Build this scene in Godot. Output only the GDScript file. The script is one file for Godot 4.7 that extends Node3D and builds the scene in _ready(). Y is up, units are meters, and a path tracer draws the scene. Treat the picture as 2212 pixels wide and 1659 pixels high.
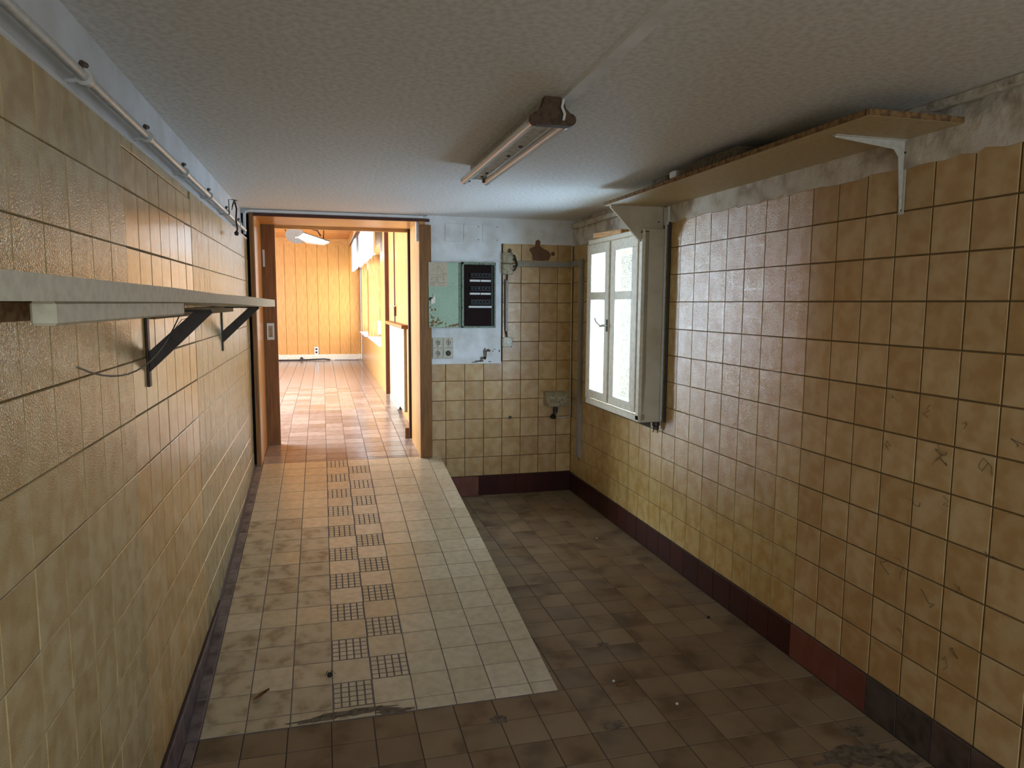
extends Node3D
# Tiled shop back room with a ramp to a wood panelled room. Units metres, y up, the camera looks down -z.

const XL := -0.513      # face of the left wall tiles
const XR := 1.963       # face of the right wall tiles
const ZB := -5.53       # face of the back wall
const CEIL := 2.2
const RAMP_Z := -2.573
const RAMP_END := -5.6
const RAMP_RISE := 0.338
const FLAT_Z := -7.46
const FLAT_Y := 0.447
const FAR_Z := -14.1
const FAR_CEIL := 2.73

var rng := RandomNumberGenerator.new()
var M := {}
var tex := {}
var cache := {}

# ---------------------------------------------------------------- mesh builder
class MB:
	var v := PackedVector3Array()
	var n := PackedVector3Array()
	var uv := PackedVector2Array()
	func tri(a: Vector3, b: Vector3, c: Vector3) -> void:
		var k := (b - a).cross(c - a).normalized()
		for p in [a, c, b]:
			v.append(p); n.append(k); uv.append(Vector2.ZERO)
	func quad(a: Vector3, b: Vector3, c: Vector3, d: Vector3) -> void:
		tri(a, b, c); tri(a, c, d)
	func quad_uv(a: Vector3, b: Vector3, c: Vector3, d: Vector3) -> void:
		var k := (b - a).cross(c - a).normalized()
		var t := [Vector2(0, 1), Vector2(1, 1), Vector2(1, 0), Vector2(0, 0)]
		var q := [a, b, c, d]
		for i in [0, 2, 1, 0, 3, 2]:
			v.append(q[i]); n.append(k); uv.append(t[i])
	func stri(a: Vector3, b: Vector3, c: Vector3, na: Vector3, nb: Vector3, nc: Vector3) -> void:
		for p in [[a, na], [c, nc], [b, nb]]:
			v.append(p[0]); n.append(p[1]); uv.append(Vector2.ZERO)
	func squad(a: Vector3, b: Vector3, c: Vector3, d: Vector3, na: Vector3, nb: Vector3, nc: Vector3, nd: Vector3) -> void:
		stri(a, b, c, na, nb, nc); stri(a, c, d, na, nc, nd)
	# box between two corners, edges chamfered by ch
	func box(lo: Vector3, hi: Vector3, ch := 0.0) -> MB:
		var l := Vector3(minf(lo.x, hi.x), minf(lo.y, hi.y), minf(lo.z, hi.z))
		var h := Vector3(maxf(lo.x, hi.x), maxf(lo.y, hi.y), maxf(lo.z, hi.z))
		ch = minf(ch, 0.45 * minf(h.x - l.x, minf(h.y - l.y, h.z - l.z)))
		var mid := (l + h) * 0.5
		var s := (h - l) * 0.5
		for ax in 3:
			for sg in [-1.0, 1.0]:
				var a1: int = (ax + 1) % 3
				var a2: int = (ax + 2) % 3
				var q := []
				for c in [[-1, -1], [1, -1], [1, 1], [-1, 1]]:
					var p := Vector3.ZERO
					p[ax] = sg * s[ax]
					p[a1] = c[0] * (s[a1] - ch)
					p[a2] = c[1] * (s[a2] - ch)
					q.append(mid + p)
				if sg > 0: quad(q[0], q[1], q[2], q[3])
				else: quad(q[3], q[2], q[1], q[0])
		if ch > 0.0:
			for ax in 3:
				var a1: int = (ax + 1) % 3
				var a2: int = (ax + 2) % 3
				for s1 in [-1.0, 1.0]:
					for s2 in [-1.0, 1.0]:
						var pa := Vector3.ZERO; var pb := Vector3.ZERO; var pc := Vector3.ZERO; var pd := Vector3.ZERO
						var e: float = s[ax] - ch
						pa[ax] = -e; pb[ax] = e; pc[ax] = e; pd[ax] = -e
						for p in [0, 1]:
							pass
						pa[a1] = s1 * s[a1]; pa[a2] = s2 * (s[a2] - ch)
						pb[a1] = pa[a1]; pb[a2] = pa[a2]
						pc[a1] = s1 * (s[a1] - ch); pc[a2] = s2 * s[a2]
						pd[a1] = pc[a1]; pd[a2] = pc[a2]
						if s1 * s2 < 0.0: quad(mid + pa, mid + pb, mid + pc, mid + pd)
						else: quad(mid + pd, mid + pc, mid + pb, mid + pa)
			for sx in [-1.0, 1.0]:
				for sy in [-1.0, 1.0]:
					for sz in [-1.0, 1.0]:
						var a := mid + Vector3(sx * s.x, sy * (s.y - ch), sz * (s.z - ch))
						var b := mid + Vector3(sx * (s.x - ch), sy * s.y, sz * (s.z - ch))
						var c := mid + Vector3(sx * (s.x - ch), sy * (s.y - ch), sz * s.z)
						if sx * sy * sz > 0.0: tri(a, b, c)
						else: tri(c, b, a)
		return self
	func tube(path: Array, r: float, seg := 8, caps := true, r_end := -1.0) -> MB:
		var rings := []
		var norms := []
		var up := Vector3(0.13, 0.97, 0.21).normalized()
		for i in path.size():
			var d: Vector3 = (path[mini(i + 1, path.size() - 1)] - path[maxi(i - 1, 0)]).normalized()
			if absf(d.dot(up)) > 0.98: up = Vector3(0.9, 0.1, 0.3).normalized()
			var s := d.cross(up).normalized()
			var t := s.cross(d).normalized()
			up = t
			var rr := r if r_end < 0.0 else lerpf(r, r_end, float(i) / maxf(1.0, path.size() - 1.0))
			var ring := []; var nr := []
			for k in seg:
				var a := TAU * k / seg
				var o := s * cos(a) + t * sin(a)
				nr.append(o); ring.append(path[i] + o * rr)
			rings.append(ring); norms.append(nr)
		for i in path.size() - 1:
			for k in seg:
				var j: int = (k + 1) % seg
				squad(rings[i + 1][k], rings[i + 1][j], rings[i][j], rings[i][k], norms[i + 1][k], norms[i + 1][j], norms[i][j], norms[i][k])
		if caps:
			for k in seg:
				var j: int = (k + 1) % seg
				tri(path[0], rings[0][k], rings[0][j])
				var e: int = path.size() - 1
				tri(path[e], rings[e][j], rings[e][k])
		return self
	# lathe round an axis: profile of (radius, along)
	func lathe(at: Vector3, dir: Vector3, prof: Array, seg := 16) -> MB:
		var d := dir.normalized()
		var s := d.cross(Vector3(0.3, 0.91, 0.27)).normalized()
		var t := s.cross(d)
		for i in prof.size() - 1:
			var p: Vector2 = prof[i]
			var q: Vector2 = prof[i + 1]
			for k in seg:
				var a := TAU * k / seg
				var b := TAU * (k + 1) / seg
				var oa := s * cos(a) + t * sin(a)
				var ob := s * cos(b) + t * sin(b)
				quad(at + oa * p.x + d * p.y, at + ob * p.x + d * p.y, at + ob * q.x + d * q.y, at + oa * q.x + d * q.y)
		return self
	# polygon (in the two axes that follow ax) pushed from lo to hi along ax
	func prism(poly: PackedVector2Array, ax: int, lo: float, hi: float) -> MB:
		var pts := poly.duplicate()
		if Geometry2D.is_polygon_clockwise(pts): pts.reverse()
		var a1 := (ax + 1) % 3
		var a2 := (ax + 2) % 3
		var at := func(p: Vector2, w: float) -> Vector3:
			var q := Vector3.ZERO
			q[ax] = w; q[a1] = p.x; q[a2] = p.y
			return q
		var ix := Geometry2D.triangulate_polygon(pts)
		for i in range(0, ix.size(), 3):
			var a := pts[ix[i]]; var b := pts[ix[i + 1]]; var c := pts[ix[i + 2]]
			if (b - a).cross(c - a) < 0.0:
				var k := b; b = c; c = k
			tri(at.call(a, hi), at.call(b, hi), at.call(c, hi))
			tri(at.call(c, lo), at.call(b, lo), at.call(a, lo))
		for i in pts.size():
			var p := pts[i]; var q := pts[(i + 1) % pts.size()]
			quad(at.call(p, lo), at.call(q, lo), at.call(q, hi), at.call(p, hi))
		return self
	func done() -> ArrayMesh:
		var m := ArrayMesh.new()
		var a := []
		a.resize(Mesh.ARRAY_MAX)
		a[Mesh.ARRAY_VERTEX] = v; a[Mesh.ARRAY_NORMAL] = n; a[Mesh.ARRAY_TEX_UV] = uv
		m.add_surface_from_arrays(Mesh.PRIMITIVE_TRIANGLES, a)
		return m

# ---------------------------------------------------------------- nodes
var taken := {}
func numbered(called: String) -> String:
	taken[called] = taken.get(called, -1) + 1
	return called if taken[called] == 0 else "%s_%03d" % [called, taken[called]]

func thing(called: String, label: String, category: String, group := "") -> Node3D:
	var o := Node3D.new()
	o.name = numbered(called); add_child(o)
	o.set_meta("label", label); o.set_meta("category", category)
	if group: o.set_meta("group", group)
	return o

func setting(called: String, label: String, category := "") -> Node3D:
	var o := Node3D.new()
	o.name = called; add_child(o)
	o.set_meta("kind", "structure"); o.set_meta("label", label)
	if category: o.set_meta("category", category)
	return o

func part(parent: Node3D, called: String, mesh: Mesh, mat: Material, at := Vector3.ZERO, label := "") -> MeshInstance3D:
	var o := MeshInstance3D.new()
	o.name = called; o.mesh = mesh; o.material_override = mat; o.position = at
	o.cast_shadow = GeometryInstance3D.SHADOW_CASTING_SETTING_ON
	parent.add_child(o, true)
	if label: o.set_meta("label", label)
	return o

func bx(parent: Node3D, called: String, lo: Vector3, hi: Vector3, mat: Material, ch := 0.002, label := "") -> MeshInstance3D:
	return part(parent, called, MB.new().box(lo, hi, ch).done(), mat, Vector3.ZERO, label)

# ---------------------------------------------------------------- textures and materials
func noise(called: String, freq: float, ramp: Array, size := 512, kind := FastNoiseLite.TYPE_SIMPLEX_SMOOTH, oct := 4, normal := 0.0, seeded := 1) -> NoiseTexture2D:
	if tex.has(called): return tex[called]
	var f := FastNoiseLite.new()
	f.noise_type = kind; f.frequency = freq; f.seed = seeded
	f.fractal_octaves = oct
	var t := NoiseTexture2D.new()
	t.width = size; t.height = size; t.seamless = true; t.noise = f
	if normal > 0.0:
		t.as_normal_map = true; t.bump_strength = normal
	elif ramp:
		var g := Gradient.new()
		g.offsets = PackedFloat32Array(ramp[0]); g.colors = PackedColorArray(ramp[1])
		t.color_ramp = g
	tex[called] = t
	return t

func C(r: int, g: int, b: int, a := 1.0) -> Color:
	return Color(r / 255.0, g / 255.0, b / 255.0, a)

func mat(called: String, color: Color, rough: float, albedo: Texture2D = null, scale := Vector3.ONE, nrm: Texture2D = null, nscale := 1.0, metal := 0.0, spec := 0.5) -> StandardMaterial3D:
	var m := StandardMaterial3D.new()
	m.resource_name = called
	m.albedo_color = color; m.roughness = rough; m.metallic = metal; m.metallic_specular = spec
	m.uv1_triplanar = true; m.uv1_world_triplanar = true; m.uv1_triplanar_sharpness = 8.0
	m.uv1_scale = scale
	if albedo: m.albedo_texture = albedo
	if nrm:
		m.normal_enabled = true; m.normal_texture = nrm; m.normal_scale = nscale
	M[called] = m
	return m

func variants(called: String, colors: Array, rough: float, albedo: Texture2D, scale: Vector3, nrm: Texture2D, nscale: float, spec := 0.5) -> void:
	var list := []
	for i in colors.size():
		var m := mat("%s_%d" % [called, i], colors[i], rough, albedo, scale, nrm, nscale, 0.0, spec)
		m.uv1_offset = Vector3(0.37, 0.61, 0.23) * i
		list.append(m)
	M[called] = list

func pick(called: String) -> Material:
	var l: Array = M[called]
	return l[rng.randi() % l.size()]

func make_materials() -> void:
	var W := Color.WHITE
	var mott := noise("mottle", 0.0055, [[0.0, 0.35, 0.6, 1.0], [C(226, 208, 182), C(238, 226, 206), C(248, 243, 234), W]])
	var cloud := noise("cloud", 0.008, [[0.0, 0.4, 0.65, 1.0], [C(228, 211, 186), C(239, 226, 207), C(248, 243, 234), W]], 512, FastNoiseLite.TYPE_SIMPLEX_SMOOTH, 5, 0.0, 7)
	var fine := noise("fine", 0.03, [[0.0, 0.5, 1.0], [C(222, 218, 210), C(242, 240, 236), W]], 512, FastNoiseLite.TYPE_SIMPLEX_SMOOTH, 5, 0.0, 3)
	var grime := noise("grime", 0.010, [[0.0, 0.25, 0.4, 0.6, 1.0], [C(176, 166, 154), C(208, 200, 190), C(232, 227, 219), C(246, 243, 238), W]], 512, FastNoiseLite.TYPE_SIMPLEX_SMOOTH, 6, 0.0, 11)
	var dirt := noise("dirt", 0.008, [[0.0, 0.25, 0.42, 0.6, 1.0], [C(150, 145, 138), C(186, 178, 168), C(216, 208, 198), C(238, 232, 223), W]], 512, FastNoiseLite.TYPE_SIMPLEX_SMOOTH, 6, 0.0, 5)
	var paint := noise("paint", 0.006, [[0.0, 0.3, 0.6, 1.0], [C(224, 221, 214), C(238, 236, 231), C(248, 247, 245), W]], 512, FastNoiseLite.TYPE_SIMPLEX_SMOOTH, 6, 0.0, 9)
	var emboss := noise("emboss", 0.11, [], 512, FastNoiseLite.TYPE_SIMPLEX_SMOOTH, 2, 6.0, 21)
	var soft := noise("soft_bumps", 0.03, [], 512, FastNoiseLite.TYPE_SIMPLEX_SMOOTH, 3, 3.0, 22)
	var rough_n := noise("plaster_bumps", 0.02, [], 512, FastNoiseLite.TYPE_SIMPLEX_SMOOTH, 5, 6.0, 23)
	var oak := noise("oak", 0.03, [[0.0, 0.3, 0.5, 0.7, 1.0], [C(190, 140, 78), C(206, 158, 94), C(216, 170, 106), C(222, 180, 116), C(230, 192, 130)]], 512, FastNoiseLite.TYPE_SIMPLEX_SMOOTH, 5, 0.0, 31)
	var dark := noise("dark_wood", 0.03, [[0.0, 0.35, 0.6, 1.0], [C(108, 68, 24), C(124, 80, 30), C(138, 92, 38), C(150, 102, 46)]], 512, FastNoiseLite.TYPE_SIMPLEX_SMOOTH, 5, 0.0, 32)
	var rust := noise("rusty", 0.015, [[0.0, 0.22, 0.3, 0.4, 1.0], [C(96, 74, 40), C(140, 120, 84), C(214, 218, 205), C(240, 244, 238), W]], 512, FastNoiseLite.TYPE_SIMPLEX_SMOOTH, 6, 0.0, 41)
	# wall tiles: embossed glaze and smooth glaze
	variants("tile_emboss", [C(204, 174, 112), C(208, 179, 119), C(199, 168, 107), C(206, 176, 116)], 0.09, mott, Vector3.ONE * 3.0, emboss, 0.22, 0.707)
	variants("tile_back", [C(200, 166, 106), C(204, 171, 112), C(195, 160, 100), C(202, 168, 106), C(190, 154, 96)], 0.1, mott, Vector3.ONE * 3.0, emboss, 0.22, 0.707)
	variants("tile_smooth", [C(206, 177, 130), C(201, 171, 122), C(211, 183, 136), C(196, 164, 114)], 0.34, cloud, Vector3.ONE * 2.2, soft, 0.12)
	variants("tile_left", [C(206, 186, 140), C(210, 191, 147), C(201, 180, 133), C(208, 188, 142)], 0.11, mott, Vector3.ONE * 3.0, emboss, 0.17, 0.707)
	variants("tile_panel", [C(212, 182, 130), C(206, 174, 120), C(216, 188, 138), C(208, 172, 112)], 0.2, cloud, Vector3.ONE * 2.0, soft, 0.1, 0.6)
	mat("grout_wall", C(58, 40, 22), 0.9, fine, Vector3.ONE * 3.0)
	mat("grout_near", C(118, 94, 56), 0.9, fine, Vector3.ONE * 3.0)
	mat("grout_left", C(132, 112, 76), 0.9, fine, Vector3.ONE * 3.0)
	# skirting
	variants("skirt_dark", [C(64, 26, 20), C(58, 24, 20), C(70, 30, 22)], 0.3, fine, Vector3.ONE * 2.0, soft, 0.1)
	variants("skirt_red", [C(126, 74, 60), C(118, 68, 56)], 0.55, cloud, Vector3.ONE * 2.0, soft, 0.2)
	variants("skirt_grey", [C(96, 78, 70), C(86, 74, 68), C(104, 84, 74)], 0.6, dirt, Vector3.ONE * 2.0, soft, 0.2)
	variants("skirt_purple", [C(112, 94, 94), C(104, 88, 90), C(118, 100, 98)], 0.5, dirt, Vector3.ONE * 3.0, soft, 0.2)
	# floors
	variants("floor_brown", [C(142, 122, 94), C(137, 116, 88), C(148, 127, 98), C(133, 113, 88), C(141, 118, 88)], 0.72, grime, Vector3.ONE * 0.6, soft, 0.15, 0.35)
	mat("grout_brown", C(66, 52, 42), 0.95, fine, Vector3.ONE * 3.0)
	variants("ramp_cream", [C(212, 194, 160), C(207, 189, 155), C(216, 199, 166), C(203, 184, 148)], 0.3, fine, Vector3.ONE * 1.1, soft, 0.12)
	variants("ramp_worn", [C(201, 184, 151), C(192, 175, 143), C(197, 180, 147), C(186, 169, 138)], 0.42, grime, Vector3.ONE * 1.6, soft, 0.15)
	mat("grout_ramp", C(120, 106, 104), 0.95, fine, Vector3.ONE * 3.0)
	variants("strip_grey", [C(128, 116, 112), C(120, 108, 106), C(136, 124, 118)], 0.6, dirt, Vector3.ONE * 2.2, soft, 0.2)
	variants("hall_tile", [C(158, 143, 135), C(150, 135, 127), C(165, 151, 143), C(141, 124, 114), C(171, 157, 148)], 0.18, fine, Vector3.ONE * 0.9, soft, 0.1)
	mat("grout_hall", C(96, 74, 64), 0.95, fine, Vector3.ONE * 3.0)
	# plaster
	mat("plaster_white", C(244, 244, 243), 0.75, paint, Vector3.ONE * 1.3, rough_n, 0.25)
	mat("plaster_left", C(232, 235, 238), 0.75, paint, Vector3.ONE * 0.9, rough_n, 0.2)
	mat("plaster_old", C(214, 206, 190), 0.8, grime, Vector3.ONE * 2.0, rough_n, 0.6)
	mat("plaster_strip", C(226, 220, 208), 0.8, grime, Vector3.ONE * 1.2, rough_n, 0.5)
	mat("plaster_bare", C(132, 124, 112), 0.95, dirt, Vector3.ONE * 4.0, rough_n, 0.7)
	mat("ceiling_paint", C(240, 238, 234), 0.75, fine, Vector3.ONE * 2.5, soft, 0.04)
	mat("outer", C(150, 140, 128), 0.9)
	# wood
	mat("oak", C(238, 216, 180), 0.32, oak, Vector3(6.0, 0.25, 6.0))
	mat("oak_lying", C(238, 216, 184), 0.3, oak, Vector3(0.25, 3.4, 3.4))
	mat("oak_pale", C(218, 200, 180), 0.3, oak, Vector3(3.0, 0.25, 3.0))
	mat("oak_ceiling", C(236, 196, 160), 0.4, oak, Vector3(0.3, 3.0, 3.0))
	mat("dark_wood", W, 0.48, dark, Vector3(3.4, 0.2, 3.4))
	mat("brown_wood", C(150, 100, 84), 0.45, dark, Vector3(3.0, 0.2, 3.0))
	mat("raw_wood", C(255, 240, 220), 0.6, oak, Vector3(3.0, 3.0, 0.5))
	mat("shade_black", C(14, 12, 11), 0.9)  # black that paints the shade inside gaps and slots
	# paints, metals, plastics
	mat("window_paint", C(232, 222, 200), 0.38, fine, Vector3.ONE * 1.5, soft, 0.1)
	mat("box_paint", C(206, 194, 168), 0.5, paint, Vector3.ONE * 1.5, soft, 0.1)
	mat("shelf_cream", C(214, 208, 182), 0.5, fine, Vector3.ONE * 2.5, soft, 0.2)
	mat("shelf_laminate", C(206, 186, 142), 0.45, fine, Vector3.ONE * 2.0)
	mat("chipboard", C(150, 118, 78), 0.9, dirt, Vector3.ONE * 9.0)
	mat("dark_steel", C(58, 48, 38), 0.45, grime, Vector3.ONE * 5.0, null, 1.0, 0.3)
	mat("white_steel", C(224, 222, 212), 0.35, fine, Vector3.ONE * 2.0)
	mat("pipe_paint", C(226, 226, 222), 0.3, fine, Vector3.ONE * 2.0)
	mat("corroded", C(112, 104, 86), 0.7, dirt, Vector3.ONE * 9.0, null, 1.0, 0.4)
	mat("steel", C(190, 188, 182), 0.3, fine, Vector3.ONE * 3.0, null, 1.0, 0.8)
	mat("tube_glass", C(240, 240, 238), 0.1)
	mat("lamp_body", C(198, 192, 178), 0.45, grime, Vector3.ONE * 4.0)
	mat("old_plastic", C(92, 68, 40), 0.6, dirt, Vector3.ONE * 8.0)
	mat("grey_duct", C(160, 152, 138), 0.4, fine, Vector3.ONE * 2.0)
	mat("ivory", C(214, 208, 186), 0.35, fine, Vector3.ONE * 2.0)
	mat("ivory_dirty", C(176, 164, 132), 0.5, grime, Vector3.ONE * 5.0)
	mat("white_plastic", C(232, 232, 226), 0.35)
	mat("black_plastic", C(22, 20, 20), 0.45)
	mat("fuse_panel", C(40, 25, 22), 0.75, fine, Vector3.ONE * 4.0, null, 1.0, 0.0, 0.25)
	mat("green_paint", C(168, 196, 164), 0.45, rust, Vector3.ONE * 3.2, soft, 0.15)
	mat("green_edge", C(136, 150, 128), 0.5, rust, Vector3.ONE * 6.0)
	mat("brown_stain", C(112, 74, 36), 0.4, mott, Vector3.ONE * 5.0)
	mat("blue_sill", C(186, 204, 220), 0.3)
	mat("radiator", C(168, 160, 140), 0.4, fine, Vector3.ONE)
	mat("leaf", C(120, 78, 26), 0.7, mott, Vector3.ONE * 30.0)
	mat("insect", C(20, 16, 14), 0.5)
	mat("dirt_dark", C(116, 104, 86), 0.9, dirt, Vector3.ONE * 6.0)
	mat("web_dark", C(96, 78, 54), 1.0)
	mat("web", C(150, 140, 122), 1.0)
	mat("crumb", C(206, 198, 184), 0.9)
	mat("dust", C(150, 142, 130), 1.0)
	var lace := mat("lace", C(232, 240, 246), 0.9, fine, Vector3.ONE * 3.0)
	lace.backlight = Color(0.9, 0.92, 0.95)
	lace.cull_mode = BaseMaterial3D.CULL_DISABLED
	# figured glass: ripples that scatter part of the daylight
	var ripple := noise("ripple", 0.05, [[0.0, 0.16, 0.3, 1.0], [Color(0.16, 0.20, 0.22, 0.95), Color(0.30, 0.36, 0.40, 0.92), Color(0.80, 0.90, 0.95, 0.86), Color(0.90, 0.95, 0.98, 0.82)]], 512, FastNoiseLite.TYPE_CELLULAR, 1, 0.0, 51)
	(ripple.noise as FastNoiseLite).cellular_return_type = FastNoiseLite.RETURN_DISTANCE2_SUB
	var gl := mat("figured_glass", W, 0.35, ripple, Vector3.ONE * 3.0)
	gl.transparency = BaseMaterial3D.TRANSPARENCY_ALPHA
	gl.backlight = Color(0.94, 0.98, 1.0)
	var clear := mat("clear_glass", Color(0.95, 0.97, 1.0, 0.08), 0.03)
	clear.transparency = BaseMaterial3D.TRANSPARENCY_ALPHA

# ---------------------------------------------------------------- tiles
# a tile whose front faces +axis (0 x, 1 y, 2 z; sign gives the way), lying between two corners in the other two axes
func tile_mesh(w: float, h: float, ax: int, sg: float, thick := 0.008, ch := 0.0016) -> ArrayMesh:
	var key := "%.3f %.3f %d %d %.4f" % [w, h, ax, int(sg), ch]
	if cache.has(key): return cache[key]
	var mb := MB.new()
	add_tile(mb, Vector3.ZERO, w, h, ax, sg, thick, ch)
	cache[key] = mb.done()
	return cache[key]

func add_tile(mb: MB, mid: Vector3, w: float, h: float, ax: int, sg: float, thick := 0.008, ch := 0.0016) -> void:
	var u := Vector3.ZERO; var t := Vector3.ZERO; var f := Vector3.ZERO
	f[ax] = sg
	u[[2, 0, 0][ax]] = 0.5 * w
	t[[1, 2, 1][ax]] = 0.5 * h
	if u.cross(t).dot(f) < 0.0: u = -u
	var e := u.normalized() * ch; var g := t.normalized() * ch
	var a := []; var b := []; var c := []
	for s in [[-1, -1], [1, -1], [1, 1], [-1, 1]]:
		a.append(mid + (u - e) * s[0] + (t - g) * s[1])
		b.append(mid + u * s[0] + t * s[1] - f * ch)
		c.append(mid + u * s[0] + t * s[1] - f * thick)
	mb.quad(a[0], a[1], a[2], a[3])
	for i in 4:
		var j := (i + 1) % 4
		mb.quad(b[i], b[j], a[j], a[i])
		mb.quad(c[i], c[j], b[j], b[i])

# tiles from u0 to u1 (z on side walls, x elsewhere) and v0 to v1, joint wide; face is the plane of the tiles
func tile_at(parent: Node3D, kind: String, ax: int, sg: float, face: float, u0: float, u1: float, v0: float, v1: float, joint: float, into: MB = null, uneven := 0.0006) -> void:
	var w := absf(u1 - u0) - joint; var h := absf(v1 - v0) - joint
	if w < 0.006 or h < 0.006: return
	var mid := Vector3.ZERO
	mid[ax] = face + sg * rng.randf_range(-uneven, uneven)
	mid[[2, 0, 0][ax]] = 0.5 * (u0 + u1)
	mid[[1, 2, 1][ax]] = 0.5 * (v0 + v1)
	if into: add_tile(into, mid, w, h, ax, sg)
	else: part(parent, "tile", tile_mesh(w, h, ax, sg), pick(kind), mid)

# ---------------------------------------------------------------- the place
func _ready() -> void:
	rng.seed = 20240611
	light_and_camera()
	make_materials()
	shell_walls()
	floors()
	doorway()
	far_room()
	window_box()
	left_shelf()
	right_shelf()
	ceiling_lamp()
	back_wall_fittings()
	heating_pipe()
	small_things()

func light_and_camera() -> void:
	var cam := Camera3D.new()
	cam.name = "camera"
	cam.fov = 56.3678
	cam.near = 0.02; cam.far = 200.0
	add_child(cam)
	var yaw := 0.2579; var pit := 0.1115; var rol := 0.006
	var fw := Vector3(sin(yaw) * cos(pit), -sin(pit), -cos(yaw) * cos(pit))
	var rt := Vector3(cos(yaw), 0, sin(yaw))
	var up := rt.cross(fw)
	var r2 := rt * cos(rol) + up * sin(rol)
	var u2 := up * cos(rol) - rt * sin(rol)
	cam.transform = Transform3D(Basis(r2, u2, -fw), Vector3(0, 1.5383, 0))
	cam.current = true
	var we := WorldEnvironment.new()
	we.name = "world"
	var env := Environment.new()
	env.background_mode = Environment.BG_SKY
	var sky := Sky.new()
	var sm := ProceduralSkyMaterial.new()
	sm.sky_top_color = Color(0.62, 0.76, 0.95); sm.sky_horizon_color = Color(0.86, 0.92, 0.98)
	sm.ground_bottom_color = Color(0.42, 0.42, 0.40); sm.ground_horizon_color = Color(0.70, 0.72, 0.72)
	sm.sky_energy_multiplier = 2.0; sm.ground_energy_multiplier = 1.2
	sm.sun_angle_max = 0.0
	sky.sky_material = sm
	env.sky = sky
	env.tonemap_mode = Environment.TONE_MAPPER_LINEAR
	env.tonemap_exposure = 1.2
	env.sdfgi_enabled = true; env.ssao_enabled = true; env.ssil_enabled = true
	we.environment = env
	add_child(we)
	# daylight in the window openings, the last two of them out of view
	day("daylight_window", Vector3(2.05, 1.42, -4.4), Vector3(-1, 0, 0), Vector2(0.8, 1.05), 150.0, Color(0.70, 0.85, 1.0))
	day("daylight_far_window", Vector3(1.02, 1.62, -10.6), Vector3(-1, 0, 0), Vector2(2.3, 1.2), 8.0, Color(0.95, 0.97, 1.0))
	day("daylight_far_window_corner", Vector3(1.02, 1.62, -13.0), Vector3(-1, 0, 0), Vector2(1.6, 1.2), 11.0, Color(0.95, 0.97, 1.0))
	day("unseen_daylight_far_left", Vector3(-2.62, 1.6, -8.2), Vector3(1, 0, 0), Vector2(3.0, 1.4), 48.0, Color(0.82, 0.92, 1.0))  # unseen window, placed to light the passage and doorway
	day("unseen_daylight_behind", Vector3(0.85, 1.35, 1.84), Vector3(0, 0, -1), Vector2(1.5, 1.2), 4.4, Color(0.90, 0.95, 1.0))  # unseen window behind the camera, placed to light the foreground

# daylight standing in an opening: radiance chosen for each opening
func day(called: String, at: Vector3, towards: Vector3, size: Vector2, radiance: float, color: Color) -> void:
	var l := AreaLight3D.new()
	l.name = called
	l.area_size = size
	l.area_normalize_energy = true
	l.light_energy = radiance * size.x * size.y / PI
	l.light_color = color
	l.shadow_enabled = true
	l.area_range = 30.0
	add_child(l)
	l.look_at_from_position(at, at + towards, Vector3.UP)

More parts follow.
